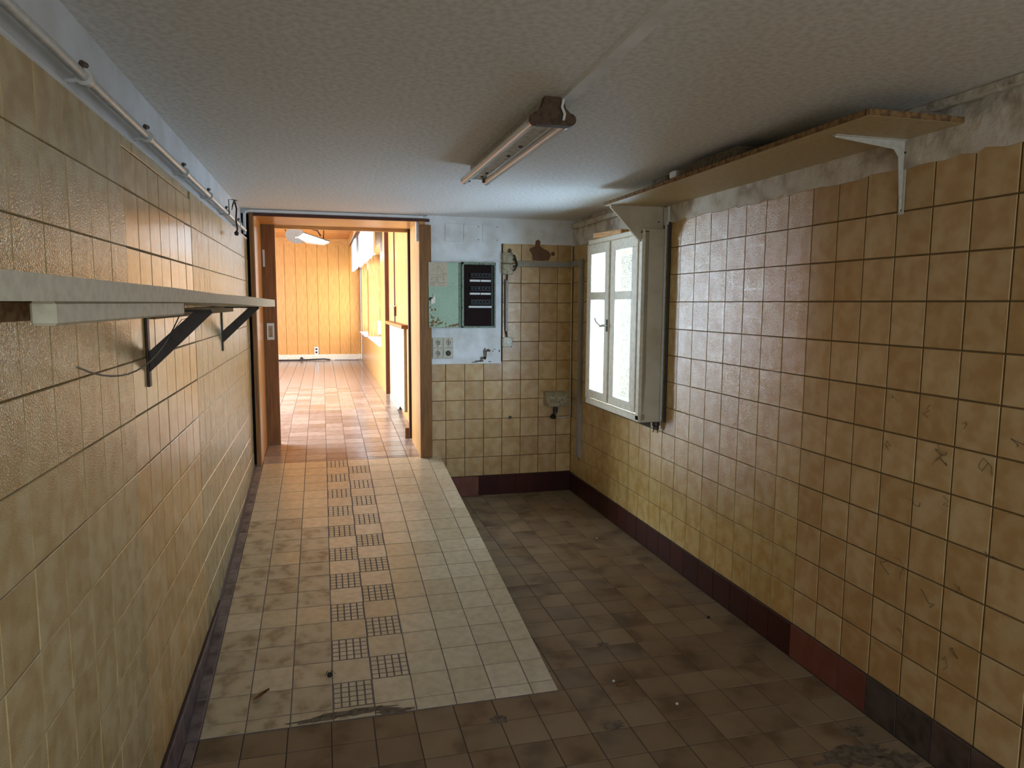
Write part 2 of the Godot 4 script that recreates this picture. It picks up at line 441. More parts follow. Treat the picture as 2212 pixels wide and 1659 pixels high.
# ---------------------------------------------------------------- shell
func shell_walls() -> void:
	var zf := 1.8
	# right wall with the window opening
	var wr := setting("wall_right", "right wall of ochre glazed tiles under a strip of flaking white plaster", "wall")
	var wy0 := 0.88; var wy1 := 1.93; var wz0 := -4.78; var wz1 := -3.98
	var g := XR + 0.003
	bx(wr, "masonry_near", Vector3(g, -0.2, zf + 0.2), Vector3(g + 0.25, 2.5, wz1), M.grout_near if false else M.grout_wall, 0.0)
	bx(wr, "masonry_far", Vector3(g, -0.2, wz0), Vector3(g + 0.25, 2.5, -6.0), M.grout_wall, 0.0)
	bx(wr, "masonry_below", Vector3(g, -0.2, wz1), Vector3(g + 0.25, wy0, wz0), M.grout_wall, 0.0)
	bx(wr, "masonry_above", Vector3(g, wy1, wz1), Vector3(g + 0.25, 2.5, wz0), M.grout_wall, 0.0)
	bx(wr, "joint_mortar", Vector3(g - 0.0005, 0.0, zf), Vector3(g + 0.003, 2.024, -2.599), M.grout_near, 0.0)
	var ph := 0.156; var h0 := 0.1506
	var rest := MB.new(); var rest_s := MB.new()
	for i in 30:
		var z0 := -2.599 + i * 0.152
		if z0 > zf: break
		for j in 12:
			tile_at(wr, "tile_smooth", 0, -1.0, XR, z0, z0 + 0.152, h0 + j * ph, h0 + (j + 1) * ph, 0.0056, rest_s if z0 > -1.45 else null)
	for i in 19:
		var z1 := -2.599 - i * 0.161
		var z0 := maxf(z1 - 0.161, ZB)
		if z1 <= ZB + 0.01: break
		for j in 12:
			var y0 := h0 + j * ph; var y1 := y0 + ph
			if y0 < 1.86 and y1 > 0.9 and z1 < -3.90 and z0 > -4.81:
				if z1 < -4.0 and z0 > -4.72: continue
				if y0 > 0.9 and y1 < 1.9: continue
			tile_at(wr, "tile_emboss", 0, -1.0, XR, z0, z1, y0, y1, 0.0028)
	if rest_s.v.size():
		var o := part(wr, "tiles_beyond_view", rest_s.done(), M.tile_smooth[0])
		o.set_meta("kind", "stuff")
	# uneven plaster strip on top of the tiles
	var pl := MB.new()
	var zz := zf
	var last := [2.015, XR - 0.004]
	while zz > ZB:
		var ze := maxf(zz - rng.randf_range(0.03, 0.08), ZB)
		var yb := 2.014 + rng.randf_range(-0.007, 0.006)
		var px := XR - 0.004 + rng.randf_range(-0.002, 0.001)
		if ze < -3.95 and ze > -4.8: yb = 1.99
		if ze < -4.8: yb -= 0.014
		var a := Vector3(last[1], last[0], zz); var b := Vector3(px, yb, ze)
		var c := Vector3(px, CEIL + 0.02, ze); var d := Vector3(last[1], CEIL + 0.02, zz)
		var e := Vector3(0.02, 0, 0)
		pl.quad(a, d, c, b)
		pl.quad(a, b, b + e, a + e)
		last = [yb, px]
		zz = ze
	part(wr, "plaster_strip", pl.done(), M.plaster_strip)
	# shreds of dusty web on the lower tiles
	var web := MB.new()
	for i in 20:
		var p := Vector3(XR - 0.0015, rng.randf_range(0.3, 1.25), rng.randf_range(-2.15, -1.62))
		var path := [p]
		for k in 4:
			p += Vector3(0, rng.randf_range(-0.03, 0.022), rng.randf_range(-0.03, 0.03))
			path.append(p)
		web.tube(path, rng.randf_range(0.0005, 0.0011), 4)
	var wo := part(wr, "dusty_web", web.done(), M.web_dark); wo.set_meta("kind", "stuff")
	# back wall, right of the doorway
	var wb := setting("wall_back", "end wall with ochre tiles and a patch of white painted plaster", "wall")
	bx(wb, "masonry", Vector3(0.722, -0.2, ZB - 0.003), Vector3(XR + 0.05, 2.5, -6.07), M.grout_wall, 0.0)
	bx(wb, "masonry_over_doorway", Vector3(-0.6, 2.17, ZB - 0.003), Vector3(0.75, 3.0, -6.07), M.plaster_white, 0.0)
	bx(wb, "masonry_beside_doorway", Vector3(-0.9, -0.2, ZB - 0.05), Vector3(-0.5, 3.0, -6.07), M.shade_black, 0.0)  # coloured black so the gap beside the casing looks shaded
	bx(wb, "plaster_upper", Vector3(0.70, 2.006, ZB - 0.02), Vector3(XR + 0.03, 2.21, ZB + 0.002), M.plaster_white, 0.0)
	bx(wb, "plaster_patch", Vector3(0.76, 1.066, ZB - 0.02), Vector3(1.366, 2.01, ZB + 0.003), M.plaster_white, 0.001)
	var cols := [0.75, 0.921, 1.073, 1.225, 1.377, 1.529, 1.681, 1.833, 1.963]
	for i in cols.size() - 1:
		for j in 12:
			var y0: float = 0.16 + j * 0.1541
			if y0 > 1.05 and cols[i + 1] < 1.38: continue
			tile_at(wb, "tile_back", 2, 1.0, ZB, cols[i], cols[i + 1], y0, y0 + 0.1541, 0.0034)
	# bare plaster where the paint has come off
	var bare := MB.new()
	for spot in [[1.235, 1.145, 0.018, 0.045], [1.262, 1.17, 0.02, 0.012], [1.22, 1.11, 0.028, 0.012], [1.18, 1.085, 0.03, 0.008], [1.15, 1.078, 0.022, 0.005], [1.30, 1.165, 0.006, 0.005], [1.315, 1.18, 0.006, 0.004], [1.275, 1.082, 0.014, 0.004], [1.352, 1.165, 0.006, 0.012], [1.205, 1.09, 0.02, 0.01]]:
		var poly := PackedVector2Array()
		for k in 14:
			var a := TAU * k / 14
			var r := rng.randf_range(0.7, 1.15)
			poly.append(Vector2(spot[0] + cos(a) * r * spot[2], spot[1] + sin(a) * r * spot[3]))
		bare.prism(poly, 2, ZB + 0.0025, ZB + 0.0038)
	part(wb, "bare_plaster", bare.done(), M.plaster_bare, Vector3.ZERO, "grey bare plaster where white paint has flaked off")
	var st := PackedVector2Array()
	for p in [[1.645, 2.035], [1.668, 2.045], [1.685, 2.03], [1.68, 1.995], [1.71, 1.975], [1.755, 1.955], [1.772, 1.925], [1.757, 1.885], [1.70, 1.878], [1.62, 1.882], [1.615, 1.93], [1.592, 1.962], [1.602, 1.978], [1.64, 1.99]]:
		st.append(Vector2(p[0], p[1]))
	part(wb, "brown_stain", MB.new().prism(st, 2, ZB + 0.001, ZB + 0.0026).done(), M.brown_stain, Vector3.ZERO, "brown glue stain on the topmost tiles")
	part(wb, "stain_spot", MB.new().lathe(Vector3(1.79, 1.936, ZB + 0.001), Vector3(0, 0, 1), [Vector2(0.017, 0), Vector2(0.016, 0.004), Vector2(0.0, 0.005)], 12).done(), M.brown_stain)
	# left wall
	var wl := setting("wall_left", "left wall of glossy cream tiles with painted plaster above", "wall")
	bx(wl, "masonry", Vector3(XL - 0.003, -0.2, zf + 0.2), Vector3(XL - 0.25, 2.0, ZB + 0.005), M.grout_left, 0.0)
	bx(wl, "plaster_upper", Vector3(XL - 0.035, 1.99, zf + 0.2), Vector3(XL - 0.25, 2.5, ZB - 0.04), M.plaster_left, 0.0)
	bx(wl, "plaster_ledge", Vector3(XL - 0.05, 1.984, zf), Vector3(XL + 0.003, 1.998, ZB + 0.01), M.plaster_left, 0.004)
	var rows := [0.112, 0.2695, 0.427, 0.5845, 0.742, 0.8995, 1.057, 1.2145, 1.372, 1.5295, 1.687, 1.8445, 1.988]
	var far_l := MB.new(); var near_l := MB.new()
	var zc := -2.187
	while zc < zf:
		for j in 12:
			tile_at(wl, "tile_left", 0, 1.0, XL, zc, zc + 0.152, rows[j], rows[j + 1], 0.0022, near_l if zc > -1.3 else null)
		zc += 0.152
	for i in 7:
		var z1 := -2.187 - i * 0.1483
		for j in 12:
			var top: float = rows[j + 1] if j < 11 else 1.955
			tile_at(wl, "tile_panel", 0, 1.0, XL - 0.001, z1 - 0.1483, z1, rows[j], top, 0.0042)
		tile_at(wl, "tile_left", 0, 1.0, XL, z1 - 0.1483 + 0.04, z1 + 0.04, 1.955, 1.988, 0.002)
	zc = -3.225
	while zc > ZB + 0.02:
		var ze := maxf(zc - 0.152, ZB + 0.01)
		for j in 12:
			var single := zc > -3.9
			tile_at(wl, "tile_left", 0, 1.0, XL, ze, zc, rows[j], rows[j + 1], 0.0022, null if single else far_l)
		zc = ze
	var fo := part(wl, "tiles_at_doorway", far_l.done(), M.tile_left[1]); fo.set_meta("kind", "stuff")
	fo = part(wl, "tiles_beyond_view", near_l.done(), M.tile_left[0]); fo.set_meta("kind", "stuff")
	# wall behind the camera; its unseen window is placed to light the foreground
	var wf := setting("wall_front", "rendered wall behind the viewer with a wide unseen window placed to light the foreground", "wall")
	for b in [[Vector3(-0.9, -0.2, zf), Vector3(0.1, 2.5, zf + 0.25)], [Vector3(1.6, -0.2, zf), Vector3(2.3, 2.5, zf + 0.25)], [Vector3(0.1, -0.2, zf), Vector3(1.6, 0.75, zf + 0.25)], [Vector3(0.1, 1.95, zf), Vector3(1.6, 2.5, zf + 0.25)]]:
		bx(wf, "masonry", b[0], b[1], M.plaster_old, 0.0)
	# ceiling
	var ce := setting("ceiling", "low dull white painted ceiling", "ceiling")
	bx(ce, "slab", Vector3(-0.9, CEIL, zf + 0.25), Vector3(2.3, CEIL + 0.2, ZB - 0.02), M.ceiling_paint, 0.0)
	# skirtings
	var br := setting("baseboard_right", "dark brown skirting tiles along the right wall, reddish then grey towards the front", "skirting")
	bx(br, "backing", Vector3(XR - 0.004, 0.0, zf), Vector3(XR + 0.01, 0.1495, ZB), M.grout_brown, 0.0)
	var k := 0
	zc = -2.599
	while zc < 0.9:
		var kind := "skirt_red" if zc < -2.18 else "skirt_grey"
		tile_at(br, kind, 0, -1.0, XR - 0.007, zc, zc + 0.152, 0.0, 0.15, 0.0015)
		zc += 0.152
	zc = -2.599
	while zc > ZB + 0.02:
		tile_at(br, "skirt_dark", 0, -1.0, XR - 0.007, maxf(zc - 0.161, ZB + 0.007), zc, 0.0, 0.15, 0.0015)
		zc -= 0.161
	var bb := setting("baseboard_back", "dark brown skirting tiles along the end wall", "skirting")
	bx(bb, "backing", Vector3(0.75, 0.0, ZB - 0.01), Vector3(XR, 0.157, ZB + 0.004), M.grout_brown, 0.0)
	var xs := 1.955
	while xs > 0.85:
		tile_at(bb, "skirt_red" if xs < 1.2 else "skirt_dark", 2, 1.0, ZB + 0.007, xs - 0.154, xs, 0.0, 0.158, 0.0015)
		xs -= 0.154
	var bl := setting("baseboard_left", "dusty purple brown skirting running under the left wall into the ramp", "skirting")
	bx(bl, "backing", Vector3(XL - 0.01, -0.01, zf), Vector3(XL + 0.008, 0.112, -4.2), M.grout_brown, 0.0)
	zc = -0.9
	while zc > -4.1:
		tile_at(bl, "skirt_purple", 0, 1.0, XL + 0.014, zc - 0.152, zc, -0.01, 0.112, 0.0012)
		zc -= 0.152

# ---------------------------------------------------------------- floors
func ramp_y(z: float) -> float:
	if z > RAMP_Z: return 0.0
	if z > RAMP_END: return (RAMP_Z - z) / (RAMP_Z - RAMP_END) * RAMP_RISE
	if z > FLAT_Z: return RAMP_RISE + (RAMP_END - z) / (RAMP_END - FLAT_Z) * (FLAT_Y - RAMP_RISE)
	return FLAT_Y

func floors() -> void:
	var fl := setting("floor", "sunken floor of dull brown quarry tiles with dirt stains", "floor")
	bx(fl, "bed", Vector3(-0.6, -0.2, 2.05), Vector3(2.2, -0.0016, -5.6), M.grout_brown, 0.0)
	var behind := MB.new()
	var z := -2.579
	# rows in front of the ramp
	var row := 0
	while z < 1.8:
		var x := 0.906 - 9 * 0.1515
		while x < XR:
			var x0 := maxf(x, -0.455); var x1 := minf(x + 0.1515, XR - 0.007)
			tile_at(fl, "floor_brown", 1, 1.0, 0.0, x0, x1, z, z + 0.152, 0.0028, behind if z > -1.75 else null, 0.0004)
			x += 0.1515
		tile_at(fl, "strip_grey", 1, 1.0, 0.0, XL + 0.014, -0.457, z, z + 0.152, 0.003, behind if z > -1.75 else null, 0.0004)
		z += 0.152
		row += 1
	z = -2.579
	while z > ZB:
		var ze := maxf(z - 0.1525, ZB)
		var x := 0.906
		tile_at(fl, "floor_brown", 1, 1.0, 0.0, 0.86, 0.906, ze, z, 0.0028, null, 0.0004)
		while x < XR - 0.02:
			tile_at(fl, "floor_brown", 1, 1.0, 0.0, x, minf(x + 0.1515, XR - 0.007), ze, z, 0.0028, null, 0.0004)
			x += 0.1515
		z = ze
	for q in [[1.84, -2.05, 0.05, 0.035], [1.72, -1.93, 0.16, 0.06], [1.86, -1.86, 0.1, 0.06], [0.60, -2.44, 0.035, 0.03], [1.0, -2.3, 0.05, 0.03], [1.2, -2.9, 0.035, 0.02]]:
		part(fl, "dirt_stain", blot(q[0], q[1], q[2], q[3], 0.0012), M.dirt_dark)
	var o := part(fl, "tiles_beyond_view", behind.done(), M.floor_brown[0]); o.set_meta("kind", "stuff")
	# the ramp, laid out on its own slope
	var ra := setting("floor_ramp", "cream tiled ramp with two staggered rows of studded tiles", "ramp")
	ra.position = Vector3(0, 0.004, RAMP_Z)
	var slope := atan2(RAMP_RISE, RAMP_Z - RAMP_END)
	ra.rotation.x = slope
	var run := Vector2(RAMP_RISE, RAMP_Z - RAMP_END).length()
	var bed := MB.new()
	bed.prism(PackedVector2Array([Vector2(-0.002, 0.0), Vector2(-0.0016, -run), Vector2(-0.5, -run), Vector2(-0.03, 0.0)]), 0, XL, 0.877)
	part(ra, "bed", bed.done(), M.grout_ramp)
	var c := 1.0 / cos(slope)
	var pz := 0.1533 * c
	var first := 0.07 * c
	var xs := [-0.455, -0.303, -0.149, 0.005, 0.159, 0.313, 0.467, 0.621, 0.775, 0.879]
	for i in 9:
		tile_at(ra, "ramp_worn" if i < 4 else "ramp_cream", 1, 1.0, 0.0, xs[i], xs[i + 1], -first, -0.001, 0.0036)
	for j in 19:
		var z1 := -first - j * pz
		var z0 := z1 - pz
		for i in 9:
			if (i == 3 and j % 2 == 0) or (i == 4 and j % 2 == 1):
				studded(ra, xs[i], xs[i + 1], z0, z1)
				continue
			tile_at(ra, "ramp_worn" if i < 3 and j < 12 and rng.randf() < 0.8 else "ramp_cream", 1, 1.0, 0.0, xs[i], xs[i + 1], z0, z1, 0.0036)
		tile_at(ra, "strip_grey", 1, 1.0, 0.0, XL + 0.012, -0.457, z0, z1, 0.003)
	tile_at(ra, "strip_grey", 1, 1.0, 0.0, XL + 0.012, -0.457, -first, -0.001, 0.003)
	for i in 8:
		tile_at(ra, "hall_tile", 1, 1.0, 0.0, xs[i], xs[i + 1], -run, -first - 19 * pz, 0.0036)
	# dirt trodden into the foot of the ramp
	for q in [[0.10, -0.035, 0.17, 0.022], [-0.05, -0.02, 0.12, 0.016], [0.24, -0.01, 0.08, 0.012]]:
		part(ra, "dirt_smear", blot(q[0], q[1], q[2], q[3], 0.0012), M.dirt_dark)
	# passage beyond the door: gentle rise, then level
	var ha := setting("floor_passage", "brown tiled floor of the passage beyond the doorway", "floor")
	ha.position = Vector3(0, ramp_y(RAMP_END) + 0.004, RAMP_END)
	var rise := atan2(FLAT_Y - RAMP_RISE, RAMP_END - FLAT_Z)
	ha.rotation.x = rise
	var len := Vector2(FLAT_Y - RAMP_RISE, RAMP_END - FLAT_Z).length()
	bx(ha, "bed", Vector3(-2.6, -0.3, 0.02), Vector3(0.95, -0.0014, -len), M.grout_hall, 0.0)
	for j in 12:
		var z1 := -j * len / 12.0
		for i in range(-4, 6):
			var x0 := 0.005 + i * 0.154
			tile_at(ha, "hall_tile", 1, 1.0, 0.0, x0, minf(x0 + 0.154, 0.80), z1 - len / 12.0, z1, 0.0036, null, 0.0004)
	var ff := setting("floor_far_room", "glossy brown tiled floor of the panelled room at the far end", "floor")
	bx(ff, "bed", Vector3(-2.6, 0.1, FLAT_Z), Vector3(1.0, FLAT_Y - 0.0014, FAR_Z - 0.2), M.grout_hall, 0.0)
	var near_t := MB.new()
	z = FLAT_Z
	var j2 := 0
	while z > FAR_Z:
		for i in range(-17, 6):
			var x0 := 0.005 + i * 0.154
			var single := z > -9.5 and x0 > -0.75
			tile_at(ff, "hall_tile", 1, 1.0, FLAT_Y + 0.0, x0, minf(x0 + 0.154, 0.80), z - 0.154, z, 0.0036, null if single else near_t, 0.0004)
		z -= 0.154
		j2 += 1
	o = part(ff, "tiles_at_far_end", near_t.done(), M.hall_tile[0]); o.set_meta("kind", "stuff")

# a flat crust of dirt with a ragged outline, lying on y = top
func blot(x: float, z: float, rx: float, rz: float, top: float) -> ArrayMesh:
	var poly := PackedVector2Array()
	for k in 26:
		var a := TAU * k / 26
		var w := rng.randf_range(0.55, 1.1)
		poly.append(Vector2(z + sin(a) * rz * w, x + cos(a) * rx * w))
	return MB.new().prism(poly, 1, top - 0.0015, top).done()

# a tile of twenty five pads on a grey ground
func studded(parent: Node3D, x0: float, x1: float, z0: float, z1: float) -> void:
	var w := x1 - x0 - 0.0036; var h := z1 - z0 - 0.0036
	var key := "stud %.3f %.3f" % [w, h]
	if not cache.has(key):
		var mb := MB.new()
		for a in 5:
			for b in 5:
				var m := Vector3((a - 2) * w / 5.0, 0.0, (b - 2) * h / 5.0)
				add_tile(mb, m, w / 5.0 - 0.0058, h / 5.0 - 0.0058, 1, 1.0, 0.005, 0.0012)
		var base := MB.new()
		add_tile(base, Vector3(0, -0.0018, 0), w, h, 1, 1.0, 0.006, 0.001)
		cache[key] = [mb.done(), base.done()]
	var mid := Vector3((x0 + x1) / 2, 0, (z0 + z1) / 2)
	var o := part(parent, "studded_tile", cache[key][1], M.grout_ramp, mid)
	part(o, "pads", cache[key][0], pick("ramp_cream"))

# ---------------------------------------------------------------- doorway
func doorway() -> void:
	var d := setting("door_1", "wood lined doorway with a sliding door pushed open", "doorway")
	bx(d, "jamb_lining_right", Vector3(0.718, 0.33, ZB + 0.012), Vector3(0.75, 2.2, -6.07), M.oak_pale, 0.001)
	bx(d, "jamb_lining_left", Vector3(-0.49, 0.33, ZB + 0.012), Vector3(-0.46, 2.2, -6.085), M.oak_pale, 0.001)
	bx(d, "head_lining", Vector3(-0.49, 2.15, ZB + 0.012), Vector3(0.75, 2.17, -6.07), M.oak_lying, 0.001)
	bx(d, "head_lining_rear", Vector3(-0.49, 2.128, -6.14), Vector3(0.75, 2.17, -6.17), M.oak_lying, 0.001)
	bx(d, "casing_left", Vector3(-0.494, 0.33, ZB), Vector3(-0.466, 2.17, ZB + 0.022), M.dark_wood, 0.002)
	bx(d, "casing_head", Vector3(-0.494, 2.152, ZB), Vector3(0.80, 2.172, ZB + 0.02), M.brown_wood, 0.002)
	bx(d, "casing_right", Vector3(0.719, 0.335, ZB), Vector3(0.81, 2.128, ZB + 0.024), M.dark_wood, 0.003)
	bx(d, "casing_right_block", Vector3(0.719, 2.128, ZB), Vector3(0.765, 2.155, ZB + 0.02), M.oak_pale, 0.002)
	bx(d, "slot_shade_right", Vector3(0.80, 0.3, -6.06), Vector3(0.86, 2.3, -6.17), M.shade_black, 0.0)  # black sheet painting the shade inside the door slot
	bx(d, "slot_shade_head", Vector3(-0.5, 2.2, -6.06), Vector3(0.86, 2.26, -6.17), M.shade_black, 0.0)  # black sheet painting the shade in the slot overhead
	# black sheet painting the shade in the hollow left of the casing
	bx(d, "gap_shade", Vector3(XL - 0.002, 0.3, ZB - 0.03), Vector3(-0.488, 2.0, ZB - 0.04), M.shade_black, 0.0)
	# the sliding leaf that shows on the left
	var lf := bx(d, "sliding_leaf", Vector3(-0.95, 0.37, -6.135), Vector3(-0.355, 2.24, -6.105), M.dark_wood, 0.003, "dark varnished sliding door leaf with a recessed pull")
	var hp := MB.new().box(Vector3(-0.437, 1.236, -6.1055), Vector3(-0.38, 1.372, -6.102), 0.0015).done()
	var pull := part(lf, "recessed_pull", hp, M.steel, Vector3.ZERO, "flush metal door pull")
	part(pull, "pull_dish", MB.new().box(Vector3(-0.425, 1.258, -6.1025), Vector3(-0.392, 1.35, -6.1005), 0.001).done(), M.ivory_dirty)
	bx(lf, "white_tape", Vector3(-0.452, 1.82, -6.106), Vector3(-0.436, 1.955, -6.103), M.white_plastic, 0.001)
	bx(d, "retracted_leaf", Vector3(0.70, 0.38, -6.135), Vector3(0.9, 2.24, -6.105), M.brown_wood, 0.002)
	bx(d, "floor_guide", Vector3(0.668, 0.355, -6.17), Vector3(0.705, 0.465, -6.142), M.dark_wood, 0.002)
	# cable casing over the doorway
	var t := thing("cable_casing", "thin white cable casing along the ceiling over the doorway", "cable casing")
	bx(t, "channel", Vector3(-0.49, 2.176, ZB), Vector3(0.75, 2.197, ZB + 0.02), M.plaster_white, 0.003)
	part(t, "end_bend", MB.new().tube([Vector3(0.745, 2.187, ZB + 0.012), Vector3(0.765, 2.186, ZB + 0.012), Vector3(0.78, 2.19, ZB + 0.01), Vector3(0.785, 2.2, ZB + 0.01)], 0.006, 6).done(), M.plaster_white)
	part(t, "bend_to_pipe", MB.new().tube([Vector3(-0.485, 2.186, ZB + 0.012), Vector3(-0.51, 2.184, ZB + 0.012), Vector3(-0.522, 2.165, ZB + 0.012), Vector3(-0.524, 2.02, ZB + 0.012)], 0.011, 8).done(), M.plaster_white)

# ---------------------------------------------------------------- far room
func far_room() -> void:
	var fw := setting("wall_far", "far end wall of golden vertical wood panelling", "wall")
	bx(fw, "masonry", Vector3(-2.8, 0.2, FAR_Z - 0.03), Vector3(1.2, 3.0, FAR_Z - 0.3), M.brown_wood, 0.0)
	var x := 0.9
	while x > -2.6:
		bx(fw, "panel_board", Vector3(x - 0.193, 0.55, FAR_Z - 0.03), Vector3(x, 2.63, FAR_Z + rng.randf_range(-0.003, 0.001)), M.oak, 0.004)
		x -= 0.196
	bx(fw, "top_board", Vector3(-2.6, 2.62, FAR_Z - 0.03), Vector3(0.9, FAR_CEIL, FAR_Z + 0.012), M.oak_lying, 0.002)
	bx(fw, "skirting_board", Vector3(-2.6, FLAT_Y, FAR_Z - 0.03), Vector3(0.9, 0.56, FAR_Z + 0.014), M.window_paint, 0.003)
	# right side: recess with radiator, pier, two window niches
	var rw := setting("wall_far_right", "right wall of the far rooms with pale boards and two window niches", "wall")
	for b in [[Vector3(0.725, 0.2, -8.7), Vector3(1.2, 3.0, -9.39)], [Vector3(0.725, 0.2, -9.39), Vector3(1.2, 0.98, -11.8)], [Vector3(0.725, 2.3, -9.39), Vector3(1.2, 3.0, -11.8)], [Vector3(0.725, 0.2, -11.8), Vector3(1.2, 3.0, -12.15)], [Vector3(0.725, 0.2, -12.15), Vector3(1.2, 0.98, -13.9)], [Vector3(0.725, 2.3, -12.15), Vector3(1.2, 3.0, -13.9)], [Vector3(0.725, 0.2, -13.9), Vector3(1.2, 3.0, FAR_Z - 0.1)]]:
		bx(rw, "boarding", b[0], b[1], M.oak_pale, 0.0)
	bx(rw, "corner_post", Vector3(0.722, FLAT_Y, -8.69), Vector3(0.78, FAR_CEIL, -8.73), M.brown_wood, 0.002)
	var rc := setting("wall_recess", "pale boarded wall of the passage behind the radiator", "wall")
	bx(rc, "masonry", Vector3(0.77, 0.2, -6.18), Vector3(1.2, 3.0, -8.69), M.oak_pale, 0.0)
	var zz := -6.2
	while zz > -8.6:
		bx(rc, "board", Vector3(0.764, 0.42, zz - 0.196), Vector3(0.775, FAR_CEIL, zz), M.oak_pale, 0.003)
		zz -= 0.2
	for n in 2:
		var z0: float = [-9.39, -12.15][n]; var z1: float = [-11.8, -13.9][n]
		var wi := setting("window_%d" % (n + 2), ["nearer window niche of the far room with pale sill", "window niche next to the far wall with pale sill"][n], "window")
		bx(wi, "sill", Vector3(0.70 - 0.03 * n, 0.975, z0), Vector3(1.0, 1.0, z1), M.blue_sill, 0.004)
		bx(wi, "frame_left", Vector3(0.93, 1.0, z1), Vector3(0.98, 2.3, z1 + 0.06), M.window_paint, 0.003)
		bx(wi, "frame_right", Vector3(0.93, 1.0, z0 - 0.06), Vector3(0.98, 2.3, z0), M.window_paint, 0.003)
		bx(wi, "frame_middle", Vector3(0.93, 1.0, (z0 + z1) / 2 - 0.03), Vector3(0.98, 2.3, (z0 + z1) / 2 + 0.03), M.window_paint, 0.003)
		bx(wi, "frame_top", Vector3(0.93, 2.24, z1), Vector3(0.98, 2.3, z0), M.window_paint, 0.003)
		bx(wi, "frame_bottom", Vector3(0.93, 1.0, z1), Vector3(0.98, 1.06, z0), M.window_paint, 0.003)
		bx(wi, "pane", Vector3(0.953, 1.06, z1 + 0.06), Vector3(0.957, 2.24, (z0 + z1) / 2 - 0.03), M.clear_glass, 0.0)
		bx(wi, "pane", Vector3(0.953, 1.06, (z0 + z1) / 2 + 0.03), Vector3(0.957, 2.24, z0 - 0.06), M.clear_glass, 0.0)
	# left side, out of view; its window is placed to light the passage
	var lw := setting("wall_far_left", "left wall of the far room with a broad unseen window placed to light the passage", "wall")
	for b in [[Vector3(-2.9, 0.2, -6.07), Vector3(-2.6, 3.0, -6.7)], [Vector3(-2.9, 0.2, -9.7), Vector3(-2.6, 3.0, FAR_Z - 0.2)], [Vector3(-2.9, 0.2, -6.7), Vector3(-2.6, 0.9, -9.7)], [Vector3(-2.9, 2.3, -6.7), Vector3(-2.6, 3.0, -9.7)]]:
		bx(lw, "boarding", b[0], b[1], M.oak, 0.0)
	var nw := setting("wall_near_far_room", "wall of the far room round the doorway", "wall")
	bx(nw, "boarding", Vector3(-2.9, 0.2, -6.08), Vector3(-0.9, 3.0, -6.0), M.oak, 0.0)
	# ceiling of staggered wooden panels
	var ce := setting("ceiling_far_room", "ceiling of broad orange brown wooden panels with dark joints", "ceiling")
	bx(ce, "deck", Vector3(-2.9, FAR_CEIL + 0.02, -6.07), Vector3(1.2, FAR_CEIL + 0.2, FAR_Z - 0.2), M.brown_wood, 0.0)
	var lanes := [[-2.6, -0.58, 0.35], [-0.56, 0.04, 0.0], [0.06, 0.76, 0.45]]
	for l in lanes:
		var z: float = -6.2 + l[2]
		while z > FAR_Z:
			bx(ce, "panel", Vector3(l[0], FAR_CEIL, maxf(z - 0.98, FAR_Z)), Vector3(l[1], FAR_CEIL + 0.025, minf(z, -6.18)), M.oak_ceiling, 0.006)
			z -= 1.02
	# pelmet and lace curtains
	var pe := thing("curtain_pelmet", "orange wooden pelmet board above the lace curtains", "pelmet")
	bx(pe, "board", Vector3(0.49, 2.60, -8.9), Vector3(0.515, FAR_CEIL - 0.002, FAR_Z + 0.02), M.oak_lying, 0.003)
	for n in 2:
		var z0: float = [-8.95, -12.35][n]; var z1: float = [-12.3, -13.95][n]
		var xx: float = [0.612, 0.575][n] if n == 0 else 0.57
		var cu := thing("lace_curtain", ["long white lace curtain over the nearer far-room window", "short white lace curtain next to the far wall"][n], "curtain", "lace curtains")
		var mb := MB.new()
		var steps := 90
		for i in steps:
			var pa := lace_at(xx, z0, z1, i, steps); var pb := lace_at(xx, z0, z1, i + 1, steps)
			for k in 6:
				var ya := lerpf(2.66, 2.13, k / 6.0); var yb := lerpf(2.66, 2.13, (k + 1) / 6.0)
				if k == 5: yb += 0.012 * sin(i * 1.9)
				mb.quad(Vector3(pa.x, ya, pa.y), Vector3(pa.x, yb, pa.y), Vector3(pb.x, yb, pb.y), Vector3(pb.x, ya, pb.y))
		part(cu, "cloth", mb.done(), M.lace)
		for zh in [z0 - 0.05, (z0 + z1) / 2, z1 + 0.05]:
			part(cu, "hanger", MB.new().tube([Vector3(xx, 2.665, zh), Vector3(xx, FAR_CEIL, zh)], 0.004, 5).done(), M.white_steel)
		part(cu, "rod", MB.new().tube([Vector3(xx, 2.665, z0), Vector3(xx, 2.665, z1)], 0.006, 6).done(), M.white_steel)
	# lamp hanging under the far ceiling
	var la := thing("hanging_lamp", "grey ceiling lamp with a tilted white shade in the far room", "lamp")
	var lz := -11.4
	part(la, "ceiling_plate", MB.new().box(Vector3(-0.34, 2.66, lz - 0.06), Vector3(-0.06, FAR_CEIL, lz + 0.06), 0.01).done(), M.white_steel)
	part(la, "arm", MB.new().tube([Vector3(-0.36, 2.66, lz), Vector3(-0.37, 2.57, lz), Vector3(-0.35, 2.5, lz + 0.02)], 0.018, 8).done(), M.white_steel)
	part(la, "stay", MB.new().tube([Vector3(-0.30, 2.67, lz), Vector3(-0.05, 2.62, lz), Vector3(0.0, 2.54, lz)], 0.012, 8).done(), M.dark_steel)
	part(la, "end_disc", MB.new().lathe(Vector3(-0.36, 2.53, lz + 0.03), Vector3(-0.12, -0.75, 0.65), [Vector2(0.0, -0.012), Vector2(0.15, -0.01), Vector2(0.155, 0.0), Vector2(0.15, 0.01), Vector2(0.0, 0.012)], 24).done(), M.steel)
